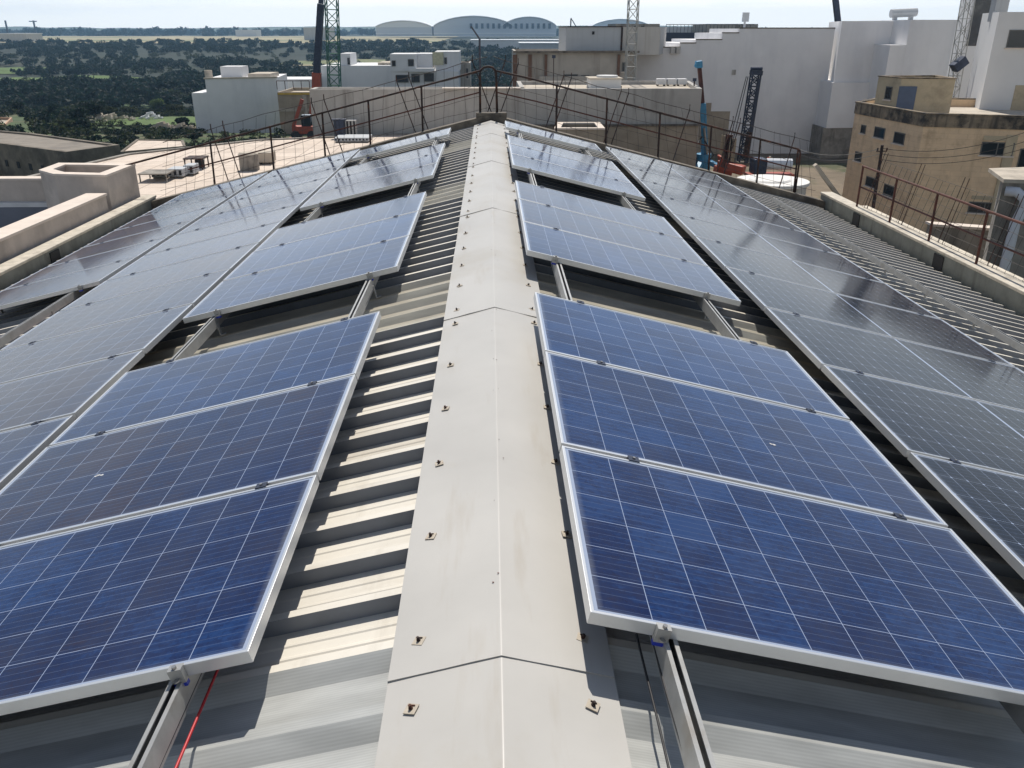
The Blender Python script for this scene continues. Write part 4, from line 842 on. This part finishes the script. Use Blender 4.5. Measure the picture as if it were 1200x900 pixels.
# ------------------------------------------------------------------ neighbour's pinkish terrace on the left
t = thing('neighbour_terrace', 'pinkish rendered terrace parapets beside the left eave with a raised open block', 'building', (-9, 10, -9.3))
mb = MB(); mb.box(-7.25, -6.93, -4, 15.2, -9.3, -1.16); mb.build('parapet', M['pink'], t)
mb = MB(); mb.box(-7.27, -6.90, -4, 15.2, -1.158, -1.12); mb.build('parapet_top', M['pinktop'], t)
rg = [PZ(46,199,-.83), PZ(63,203.5,-.83), PZ(120,205,-.83), PZ(157,192,-.83), PZ(105,191,-.83), PZ(69,190.7,-.83)]
rg = [(p.x,p.y) for p in rg]; rg[2] = (-6.95, rg[2][1]); rg[3] = (-6.95, rg[3][1])
mb = MB(); ringwall(mb, rg, .2, -9.3, -.87); mb.build('raised_block', M['pink'], t)
mb = MB(); ringwall(mb, rim(rg,-.01), .22, -.868, -.83); mb.build('raised_block_top', M['pinktop'], t)
mb = MB(); mb.prism(rim(rg, .21), -1.7, -1.6); mb.build('well_floor', M['concrete'], t)
mb = MB(); yb = PZ(20,209,-1.12).y; mb.box(-14, rg[0][0]+.1, yb, yb+.25, -9.3, -1.16); mb.build('parapet', M['pink'], t)
mb = MB(); mb.box(-14, rg[0][0]+.08, yb-.02, yb+.27, -1.158, -1.12); mb.build('parapet_top', M['pinktop'], t)
mb = MB(); mb.box(-14, rg[0][0]+.05, yb-.14, yb-.003, -2.2, -1.66); mb.build('upstand', M['membrane'], t)
mb = MB(); mb.box(-14, rg[0][0]+.05, yb-.15, yb-.004, -1.657, -1.57); mb.build('white_flashing', M['whitestrip'], t)
mb = MB(); mb.box(-14, -7.252, -4, yb-.15, -2.4, -2.2); mb.build('terrace_floor', M['membrane'], t)

# ------------------------------------------------------------------ our roof
AR, AL = R(14.07), R(13.55)
SR, SL = tan(AR), tan(AL)
Y0R, Y1R, XE = -2.5, 16.4, 6.48
PITCHR = .25625; YK0 = 1.70
def roofz(x): return -.018 - (SR*x if x > 0 else -SL*x)
house = thing('warehouse', 'big gabled warehouse roof of ribbed metal sheet with a wide grey ridge cap', 'building', (0, 7, -9.3))
RIBH = .057
prof1 = [(0,0),(.034,0),(.052,-RIBH),(.108,-RIBH),(.114,-RIBH+.0035),(.124,-RIBH+.0035),(.130,-RIBH),(.172,-RIBH),(.178,-RIBH+.0035),(.188,-RIBH+.0035),(.194,-RIBH),(PITCHR-.007,-RIBH)]
RIB2 = .036
prof2 = [(0,0),(.040,0),(.078,-RIB2)]+[(a,-RIB2) for a,b in prof1[3:-1]]+[(PITCHR-.062,-RIB2)]
def ribs(k0, k1, prof=None):
    pr = []
    for k in range(k0, k1): pr += [(YK0+k*PITCHR+a, b) for a, b in (prof or prof1)]
    pr.append((YK0+k1*PITCHR, 0)); return pr
def ribmesh(pr, side, dz=0, nx=2, x0=.02, x1=XE, th=0):
    mb = MB(); s = SR if side > 0 else SL
    xs_ = [x0+(x1-x0)*i/nx for i in range(nx+1)]
    vs = [(side*x, y, -.018-s*x+z+dz) for y, z in pr for x in xs_]; n = nx+1
    fs = []
    for j in range(len(pr)-1):
        for i in range(nx):
            q = (j*n+i, j*n+i+1, (j+1)*n+i+1, (j+1)*n+i); fs.append(q if side > 0 else q[::-1])
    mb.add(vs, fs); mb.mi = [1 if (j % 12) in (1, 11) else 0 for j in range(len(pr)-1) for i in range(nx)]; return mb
kmin, kmax = -16, 57
lights = [(-3,1),(13,17),(29,33),(45,49)]
def segs():
    k = kmin; o = []
    for a, b in lights: 
        if a > k: o.append((k,a,0))
        o.append((a,b,1)); k = b
    o.append((k,kmax,0)); return o
for side in (1,-1):
    for (a, b, isl) in segs():
        if isl: 
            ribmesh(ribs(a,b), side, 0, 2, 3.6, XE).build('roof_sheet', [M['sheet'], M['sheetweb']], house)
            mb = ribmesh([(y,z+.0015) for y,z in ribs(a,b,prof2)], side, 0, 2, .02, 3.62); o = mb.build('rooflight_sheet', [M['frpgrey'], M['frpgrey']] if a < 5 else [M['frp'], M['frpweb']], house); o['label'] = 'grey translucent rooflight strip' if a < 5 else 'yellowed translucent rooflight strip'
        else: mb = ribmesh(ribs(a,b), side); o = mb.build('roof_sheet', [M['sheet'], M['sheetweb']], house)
    s = SR if side > 0 else SL; ze = -.018-s*XE
    # eave: flashing, box gutter, kerb
    mb = MB(); mb.add([(side*(XE-.02),Y0R,ze-.058),(side*(XE+.06),Y0R,ze-.072),(side*(XE+.06),Y1R,ze-.072),(side*(XE-.02),Y1R,ze-.058),(side*(XE-.02),Y0R,ze-.10),(side*(XE+.06),Y0R,ze-.11),(side*(XE+.06),Y1R,ze-.11),(side*(XE-.02),Y1R,ze-.10)],
        [(0,1,2,3) if side>0 else (3,2,1,0), (1,5,6,2) if side>0 else (2,6,5,1)]); mb.build('eave_flashing', M['flash'], house)
    a, b = sorted((side*(XE-.4), side*6.64)); mb = MB(); mb.box(a, b, Y0R, Y1R, -1.95, -1.80); mb.build('gutter_floor', M['gutter'], house)
    a, b = sorted((side*6.64, side*6.80)); mb = MB(); mb.box(a, b, Y0R, Y1R+.3, -9.3, -1.47); mb.build('eave_wall', M['gutter'], house)
    a, b = sorted((side*6.62, side*6.86)); mb = MB(); mb.box(a, b, Y0R, Y1R+.3, -1.468, -1.425); mb.build('eave_kerb', M['kerb'], house, bevel=.008)
    for y in ((11.9, 8.9, 14.9) if side > 0 else (12.5, 9.5)):
        a, b = sorted((side*6.625, side*6.638)); mb = MB(); mb.box(a, b, y-.14, y+.14, -1.80, -1.5); mb.build('scupper', M['darkwin'], house)
# gable parapet at the far end
mb = MB(); xs_ = [-6.8,-4,-2,-.35,0,.35,2,4,6.8]; 
def partop(x): return roofz(x)+.115
vs = [(x,y,partop(x) if z else -9.3) for z in (0,1) for y in (Y1R+.02,Y1R+.26) for x in xs_]; n = len(xs_)
fs = []
for i in range(n-1): fs += [(i,i+1,2*n+i+1,2*n+i), (n+i+1,n+i,3*n+i,3*n+i+1), (2*n+i,2*n+i+1,3*n+i+1,3*n+i)]
fs += [(0,2*n,3*n,n),(n-1,2*n-1,4*n-1,3*n-1)]
mb.add(vs, fs); mb.build('gable_parapet', M['concdark'], house)
mb = MB(); mb.box(-.28,.30,Y1R+.04,Y1R+.24,partop(0)-.1,partop(0)+.03); mb.build('apex_block', M['concdark'], house, bevel=.01)
# near wall; unseen dark lining added to control the rooflight glow
mb = MB(); mb.box(-6.6, 6.6, Y0R-.2, Y0R, -9.3, -1.8); mb.build('near_wall', M['concrete'], house)
for side in (1,-1):
    s = SR if side > 0 else SL; mb = MB()
    q = [(.0,-.32),(side*6.4,-.32-s*6.4),(side*6.4,-.36-s*6.4),(.0,-.36)]
    mb.add([(x,y,z) for y in (Y0R,Y1R) for x,z in q], [(0,1,2,3),(7,6,5,4),(0,4,5,1),(1,5,6,2),(2,6,7,3),(3,7,4,0)]); mb.build('unseen_lining', M['concdark'], house)

# ridge cap pieces with slight oil-canning
CW, CS = .317, tan(R(15.0))
caps = [-1.28+3.1126*k for k in range(0, 7)]
for i in range(len(caps)-1):
    y0, y1 = caps[i], min(caps[i+1], 16.38); ny = 40; cols = [-CW-.001,-CW,-.24,-.16,-.08,-.004,-.0015,0,.0015,.004,.08,.16,.24,CW,CW+.001]; 
    vs = []; 
    for j in range(ny+1):
        y = y0 + (y1-y0)*j/ny; lift = .0045*max(0, 1-j/8)
        for x in cols:
            xx = x + noise.noise(Vector((i*9, y*1.5, 5 if x > 0 else 2)))*.0025*(abs(x) > .3)
            z = -abs(x)*CS*1.0 + lift + (noise.noise(Vector((x*5, y*2.2, i*3)))*.0038 + noise.noise(Vector((x*14, y*9, i*3+7)))*.0012)*min(1, abs(x)/.08)
            if abs(x) <= .004: z = -.004*CS + lift + (.0008 if abs(x) < .003 else 0)
            if abs(x) > CW: z -= .03
            vs.append((xx, y-.03*(1-j/ny), z))
    n = len(cols); fs = [(j*n+k, j*n+k+1, (j+1)*n+k+1, (j+1)*n+k) for j in range(ny) for k in range(n-1)]
    fs_end = []
    mb = MB(); mb.add(vs, fs)
    # front lip with real thickness
    o = len(mb.v); mb.add([(v[0], v[1], v[2]) for v in vs[:n]]+[(v[0], v[1]+.002, v[2]-.006) for v in vs[:n]], [(n+k, n+k+1, k+1, k) for k in range(n-1)])
    cp = mb.build('ridge_cap', M['cap'], house, True)
    md = cp.modifiers.new('split', 'EDGE_SPLIT'); md.split_angle = R(28)
# fasteners
for side in (1,-1):
    ys_f = []
    y = 1.675
    for kseg in range(0, 5):
        base = caps[0]+3.1126*(kseg+1)
        ys_f += [base-.155, base+.11, base+.655, base+1.19, base+1.73, base+2.28]
    ys_f = [y for y in ys_f if 1.2 < y < 16.2]
    for j, y in enumerate(ys_f):
        rndf = random.Random(j*2+side); xx = side*.24; s_ = .017; ang = rndf.uniform(-.5,.5)
        t0 = Matrix.Translation((xx, y, -.24*CS+.003)) @ Matrix.Rotation(side*R(15), 4, 'Y') @ Matrix.Rotation(ang, 4, 'Z')
        mb = MB(); mb.box(-s_,s_,-s_,s_,0,.003); mb.m = 1
        mb.cyl(0,0,.0031,.008,.0062,8); mb.cyl(0,0,.008,.016,.0045,6); mb.box(-.010,.008,.009,.0115,.003,.006)
        mb.v = [t0 @ v for v in mb.v]; mb.build('fastener', [M['rustplate'], M['rust']], house)
# rust specks and rivets by the ridge line
mb = MB(); rr = random.Random(4)
for k in range(24):
    y = rr.uniform(2.0, 9); x = rr.choice([.012,.02,-.015,.02])+rr.gauss(0,.006); s_ = rr.uniform(.0008,.0022); z = -abs(x)*CS+.0042
    mb.box(x-s_*1.6, x+s_*1.6, y-s_, y+s_, z, z+.0012)
mb.build('rivets', M['rustred'], house)['kind'] = 'stuff'

# ------------------------------------------------------------------ mounting rails
def frame_pt(side, u, y, h):
    """point at panel-plane coordinates: u down slope from the inner edge of the first column, h above panel top"""
    if side > 0: return Vector((.2464+u*cos(AR)+h*sin(AR), y, .118-u*sin(AR)+h*cos(AR)))
    return Vector((-.7023-u*cos(AL)-h*sin(AL), y, .0045-u*sin(AL)+h*cos(AL)))
def rail(side, u, y0, y1, lab, hgt=.072, top=-.041, wdt=.042):
    a = frame_pt(side, u, y0, top); ang = AR if side > 0 else -AL
    t = thing('mounting_rail', lab, 'rail', a - Vector((0,0,hgt)), (0, ang, 0), group='mounting rails under the panels')
    n = y1-y0; mb = MB(); w2 = wdt/2; th = .004
    mb.box(-w2,w2,0,n,0,th); mb.box(-w2,-w2+th,0.0005,n,th,hgt); mb.box(w2-th,w2,0.0005,n,th,hgt); mb.box(-w2+th,-w2+.013,0.001,n,hgt-th,hgt); mb.box(w2-.013,w2-th,.001,n,hgt-th,hgt)
    mb.build('channel', M['rail'], t, local=True)
    feet = int(n/1.025)
    for k in range(1, feet+1):
        yy = (YK0 + .03 + PITCHR*4*k) - y0 + PITCHR*round((0)/PITCHR)
        if 0 < yy < n: mb = MB(); mb.box(w2+.001,w2+.005,yy-.02,yy+.02,-.062,.03); mb.box(w2+.005,w2+.035,yy-.02,yy+.02,-.062,-.058); mb.build('foot', M['rail'], t, local=True)
    return t
ruled = [(1,.225,.4,15.3,'galvanised rail nearest the ridge on the right slope'),(1,1.36,.4,15.3,'second rail from the ridge on the right slope'),
 (1,2.06,.4,15.2,'third rail from the ridge on the right slope under the dark panels'),(1,3.70,.4,15.2,'fourth rail from the ridge on the right slope under the dark panels'),
 (-1,.205,.4,15.3,'galvanised rail nearest the ridge on the left slope'),(-1,1.40,.4,15.3,'second rail from the ridge on the left slope'),
 (-1,1.95,.4,15.6,'third rail from the ridge on the left slope'),(-1,3.12,.4,15.6,'fourth rail from the ridge on the left slope'),
 (-1,3.76,.4,15.6,'fifth rail from the ridge on the left slope seen in the open corner'),(-1,4.92,.4,15.6,'outermost rail on the left slope')]
for r_ in ruled: rail(*r_)
rail(1, 4.78, .4, 14.3, 'bare rail without panels between the dark panels and the right eave', .06, -.05, .06)
# cables
def wob(side, u, y0, y1, h, amp, seed, n=60):
    return [frame_pt(side, u+amp*noise.noise(Vector((y0+(y1-y0)*i/n*2.3, seed, 0))), y0+(y1-y0)*i/n, h+amp*.6*noise.noise(Vector(((y0+(y1-y0)*i/n)*2.1, seed+5, 0)))) for i in range(n+1)]
for (sd_, u, y0, y1, h, am, se, r, m, lab) in [(1,.222,.5,15,-.10,.010,1,.0035,'dark','thin black cable lying in the first right rail'),(1,.232,.5,2.6,-.075,.012,4,.003,'dark','second black cable looping over the near end of the first right rail'),
    (1,.192,.5,1.95,-.13,.006,2,.0035,'dark','black cable hugging the left side of the first right rail'),(-1,.205,.5,15,-.10,.012,7,.004,'dark','black cable lying in the first left rail'),
    (-1,.218,.5,3,-.065,.014,8,.0035,'dark','second black cable over the near end of the first left rail'),(-1,.172,.5,2.1,-.125,.002,9,.0045,'red','bright red cable along the near end of the first left rail'),(-1,3.70,7.2,8.5,-.12,.004,9,.005,'red','dark red cable beside the rail in the open left corner')]:
    mb = MB(); mb.tube(wob(sd_,u,y0,y1,h,am,se), r, 6); tag(mb.build('cable', M[m], None, True), lab, 'cable', 'cables at the panel rails')
t0 = frame_pt(1,.235,1.56,-.066)
mb = MB(); mb.box(t0.x-.008,t0.x+.008,t0.y-.014,t0.y+.014,t0.z,t0.z+.012); tag(mb.build('cable_tag', M['pvc'], None), 'small white tag on the cable in the near right rail', 'tag')
# grey squares: fixing plates in rooflight gaps
for i, (sd_, u, y) in enumerate([(-1,.62,5.02),(-1,.60,5.28),(1,.86,5.02),(1,.84,5.28),(1,.98,1.55),(-1,.86,1.62)]):
    p = frame_pt(sd_, u, y+.02, 0); z = roofz(p.x)+.006
    t0 = Matrix.Translation((p.x, p.y, z)) @ Matrix.Rotation(sd_*(AR if sd_ > 0 else AL), 4, 'Y')
    mb = MB(); mb.box(-.03,.03,-.02,.02,0,.004); mb.cyl(0,0,.0041,.014,.007,8); mb.v = [t0 @ v for v in mb.v]; mb.build('fixing_plate', M['rail'], house)

# ------------------------------------------------------------------ solar panels
def panel_proto(W_, L_, m, clx, name):
    root = empty(name, (0,0,0)); FH, FW = .040, (.011 if W_ < 2 else .010)
    mb = MB(); x, y = W_/2, L_/2
    # frame: outer skin, top lip, inner drop
    o_ = [(-x,-y),(x,-y),(x,y),(-x,y)]; i_ = [(-x+FW,-y+FW),(x-FW,-y+FW),(x-FW,y-FW),(-x+FW,y-FW)]
    vs = [(a,b,0) for a,b in o_]+[(a,b,FH) for a,b in o_]+[(a,b,FH) for a,b in i_]+[(a,b,FH-.0045) for a,b in i_]+[(a,b,0) for a,b in i_]
    fs = []
    for k in range(4):
        j = (k+1)%4; fs += [(k,j,4+j,4+k),(4+k,4+j,8+j,8+k),(8+k,8+j,12+j,12+k),(j,k,16+k,16+j),(16+k,12+k,12+j,16+j)]
    mb.add(vs, fs); f = mb.build('frame', M['alu'], root, local=True, bevel=.0012)
    mb = MB(); mb.box(-x+FW-.0005,x-FW+.0005,-y+FW-.0005,y-FW+.0005,FH-.009,FH-.003); mb.build('glass', m, root, local=True)
    for cxp in clx:
        mb = MB(); mb.box(cxp-.022,cxp+.022,y-.008,y+.028,FH+.0005,FH+.004); mb.box(cxp-.022,cxp+.022,y+.002,y+.018,FH-.03,FH+.0004); mb.m = 1; mb.cyl(cxp,y+.010,FH+.004,FH+.010,.006,8); mb.build('clamp', [M['darkmetal'], M['steel']], root, local=True)
    return root
polyp = panel_proto(1.65, .99, M['poly'], (.825-.225-.0, .825-1.36), 'solar_panel')
monop = panel_proto(2.10, 1.135, M['mono'], (1.05-.21, 1.05-1.85), 'solar_panel')
for c_ in list(monop.children)+list(polyp.children): pass
used = {}
ORD = ['first','second','third','fourth','fifth','sixth','seventh','eighth','ninth','tenth','eleventh','twelfth','thirteenth','fourteenth']
def place(proto, side, u, W_, y, L_, lab, group, frontclamp=False):
    key = proto.name
    r = copy_tree(proto)
    base = frame_pt(side, u+W_/2, y+L_/2, -.040)
    jit = random.Random(int(y*100)+side*7+int(u*10))
    r.location = base + Vector((0,0,jit.uniform(-.001,.001))); r.rotation_euler = (jit.uniform(-.0015,.0015), (AR if side > 0 else -AL)+jit.uniform(-.0015,.0015), jit.uniform(-.0008,.0008)+(pi if side < 0 else 0))
    if side < 0: r.rotation_euler = (jit.uniform(-.0015,.0015), -AL+jit.uniform(-.0015,.0015), jit.uniform(-.0008,.0008))
    tag(r, lab, 'solar panel', group)
    if lab.endswith('middle panel of the nearest bank') and side < 0 or 'outer row' in lab and 'third' in lab:
        for ch in r.children:
            if ch.name.startswith('glass'): ch.pass_index = 2
    if frontclamp:
        for cu in (.21, 1.38):
            cxp = (-W_/2+cu)*side if side > 0 else (W_/2-cu); mb = MB(); yy = -L_/2
            mb.box(cxp-.02,cxp+.02,yy-.022,yy+.006,.0405,.044); mb.box(cxp-.02,cxp+.02,yy-.022,yy-.001,-.002,.0404); mb.m = 1; mb.cyl(cxp,yy-.012,.044,.052,.007,8); mb.cyl(cxp,yy-.03,.012,.016,.009,8); mb.m = 2; mb.box(cxp-.019,cxp+.019,yy-.02,yy-.003,-.016,-.0025)
            mb.build('end_clamp', [M['rail'], M['steel'], M['blue_plastic']], r, local=True)
    return r
BANK = ['nearest bank', 'second bank', 'third bank', 'farthest bank']
for side, sn in ((1,'right'),(-1,'left')):
    for b_ in range(4):
        ybase = [1.838, 5.885, 10.0, 14.12][b_]
        n = 3 if b_ < 3 else 1
        for k in range(n):
            pos = ['nearest panel','middle panel','farthest panel'][k] if n == 3 else 'only panel'
            place(polyp, side, 0, 1.65, ybase+1.01*k, .99, f'blue solar panel beside the ridge, {sn} slope, {pos} of the {BANK[b_]}', 'blue panels in banks of three beside the ridge', k == 0)
for k in range(12):
    y = 3.26-1.02+1.02*k+.01
    place(polyp, -1, 1.715, 1.65, y+ (0), .99, f'blue solar panel in second row left of the ridge, {ORD[k]} from the near end', 'blue panels in the second row left of the ridge')
place(polyp, -1, 1.715, 1.65, 2.25+12*1.02, .99, 'blue solar panel in second row left of the ridge, last at the gable end', 'blue panels in the second row left of the ridge')
for k in range(7):
    place(polyp, -1, 3.47, 1.65, 8.40+1.02*k, .99, f'greyish solar panel in outer row by the left eave, {ORD[k]} from the open corner', 'panels in the outer row along the left eave', k == 0)
for k in range(11):
    y = 2.43+1.16*k
    place(monop, 1, 1.85, 2.10, y+.012, 1.135, f'large near black solar panel in the wide right row, {ORD[k]} from the near end', 'large dark panels in the wide row right of the ridge')

for i, (sd_, u_, y_, lab) in enumerate([(-1,1.13,3.32,'small white bird dropping on the middle panel of the near left bank'),(1,1.02,3.30,'faint pale bird dropping on the middle panel of the near right bank')]):
    rr = random.Random(i+3); mb = MB(); n_ = (sin(AR),cos(AR)) if sd_ > 0 else (-sin(AL),cos(AL)); c = frame_pt(sd_, u_, y_, .0)
    for k in range(5):
        a_ = Vector((rr.gauss(0,.012), rr.gauss(0,.005))); rad = rr.uniform(.002,.007); pts = []
        for q in range(9):
            t_ = 2*pi*q/9; rr_ = rad*rr.uniform(.7,1.3); dx_, dy_ = a_.x+cos(t_)*rr_*1.6, a_.y+sin(t_)*rr_
            pts.append(frame_pt(sd_, u_+dx_, y_+dy_, -.0018))
        mb.add(pts, [tuple(range(9)) if sd_ > 0 else tuple(range(8,-1,-1))])
    tag(mb.build('bird_dropping', M['whitestrip'], None), lab, 'dropping')
for pr_ in (polyp, monop):
    for ch in list(pr_.children): bpy.data.objects.remove(ch)
    bpy.data.objects.remove(pr_)

# ------------------------------------------------------------------ railings
YF = 16.62
postx = [-5.42,-4.24,-3.22,-2.33,-1.31,1.26,2.23,3.27,4.29,5.28,6.05]
def topz(x): return (.885-.248*max(0,abs(x)-.2)) if abs(x) > .2 else .885
t = thing('gable_railing', 'dark rusty pipe railing following the gable with an arch at the ridge', 'railing', (0, YF, .1))
for x in postx:
    mb = MB(); mb.tube([(x, YF, partop(x)-.02), (x-.004*x, YF, topz(x))], .019, 8); mb.build('post', M['rust'], t)
mb = MB(); mb.tube([(-.2,YF,.05),(-.2,YF,.80),(-.18,YF,.88),(-.12,YF,.925),(-.04,YF,.94),(.04,YF,.925),(.09,YF,.88),(.11,YF,.80),(.12,YF,.05)], .022, 8); mb.build('arch', M['rust'], t, True)
for sgn, xe in ((-1,-7.1),(1,6.0)):
    xs_ = [sgn*.2 if sgn < 0 else .11, xe]; pts = [(x, YF, topz(x)-.02) for x in rng(xs_[0], xs_[1], 10)]
    if sgn > 0: pts += [(6.06,YF,topz(6.0)-.05),(6.08,YF,topz(6)-.12),(6.08,YF,-1.42)]
    mb = MB(); mb.tube(pts, .018, 8); mb.build('top_rail', M['rust'], t, True)
    mb = MB(); mb.tube([(x, YF+.012, topz(x)-.40) for x in rng(xs_[0], -5.9 if sgn < 0 else 6.06, 8)], .014, 6); mb.build('middle_rail', M['rustred'], t)
# leaning wire mesh outside the railing
t = thing('wire_mesh_fence', 'thin wire mesh on bent rods leaning outward behind the gable railing', 'fence', (0, YF+.2, .1))
def meshpt(x, s_): return Vector((x, YF+.16+.62*s_, partop(x)-.12+1.12*s_))
for x in (-5.6,-5.35,-3.55,-3.3,-1.85,-1.6,-.35,.3,.55,1.45,1.6,2.6,2.75,4.0,4.9,5.05,6.2):
    mb = MB(); mb.tube([meshpt(x+.42*(1 if x<0 else -1), 0), meshpt(x, 1), meshpt(x,1)+Vector((0,0,.10))], .011, 5); mb.build('rod', M['rust'], t)
mb = MB(); rr = random.Random(12)
for sgn in (-1, 1):
    for s_ in [.0,.2,.4,.6,.8,1.0]:
        mb.tube([meshpt(x, s_)+Vector((0,rr.gauss(0,.01),rr.gauss(0,.012))) for x in rng(sgn*.05, sgn*6.6, 16)], .0035 if s_ < 1 else .006, 4, cap=False)
    for k in range(33): x = sgn*(.1+.2*k); mb.tube([meshpt(x,0)+Vector((rr.gauss(0,.03),0,0)), meshpt(x,.5)+Vector((rr.gauss(0,.02),0,0)), meshpt(x,1)+Vector((rr.gauss(0,.03),0,0))], .003, 4, cap=False)
mb.build('mesh', M['wire'], t)
# right eave railing
XF = 6.74
t = thing('eave_railing', 'rusty brown pipe railing with wire mesh along the right eave', 'railing', (XF, 10, -1.42))
yp = [15.2-1.36*k for k in range(0, 9)]
for y in yp: mb = MB(); mb.tube([(XF,y,-1.425),(XF,y+.0,-.69)], .019, 8); mb.build('post', M['rustred'], t)
mb = MB(); mb.tube([(XF,15.22,-.70),(XF,4.2,-.67)], .018, 8); mb.build('top_rail', M['rustred'], t)
mb = MB(); mb.tube([(XF+.01,15.2,-1.07),(XF+.01,4.2,-1.05)], .014, 6); mb.build('middle_rail', M['rustred'], t)
for y in yp:
    for d_ in (0,.12): mb = MB(); mb.tube([(XF+.1,y-.1-d_,-1.43),(XF+.34,y-.1-d_+.05,-.45)], .006, 5); mb.build('rod', M['rust'], t)
mb = MB()
for k in range(56): y = 15.2-.2*k; mb.tube([(XF+.1,y,-1.42),(XF+.32+rr.gauss(0,.01),y+rr.gauss(0,.02),-.6)], .003, 4, cap=False)
for s_ in (0,.2,.4,.6,.8,1): mb.tube([(XF+.1+.22*s_,y,-1.42+.82*s_+rr.gauss(0,.008)) for y in rng(15.2,4.2,14)], .003, 4, cap=False)
mb.build('mesh', M['wire'], t)
# ledge outside the right kerb
mb = MB(); mb.box(6.864, 7.12, 4, 15.6, -9.3, -1.49); o = mb.build('outer_ledge', M['flash'], house)

# ------------------------------------------------------------------ air
hb = MB(); hb.box(-3100, 3100, -120, 2850, -40, 60)
hz = hb.build('haze', bpy.data.materials.new('haze_air'), None); hz['kind'] = 'stuff'; hz['label'] = 'pale blue haze in the air over the valley'; hz['category'] = 'haze'
hm = hz.data.materials[0]; hm.use_nodes = True; hn = hm.node_tree; hn.nodes.clear()
ho = hn.nodes.new('ShaderNodeOutputMaterial'); hv = hn.nodes.new('ShaderNodeVolumePrincipled'); hn.links.new(hv.outputs[0], ho.inputs['Volume'])
hv.inputs['Color'].default_value = (.42,.70,1,1); hv.inputs['Density'].default_value = .00024; hv.inputs['Anisotropy'].default_value = .3
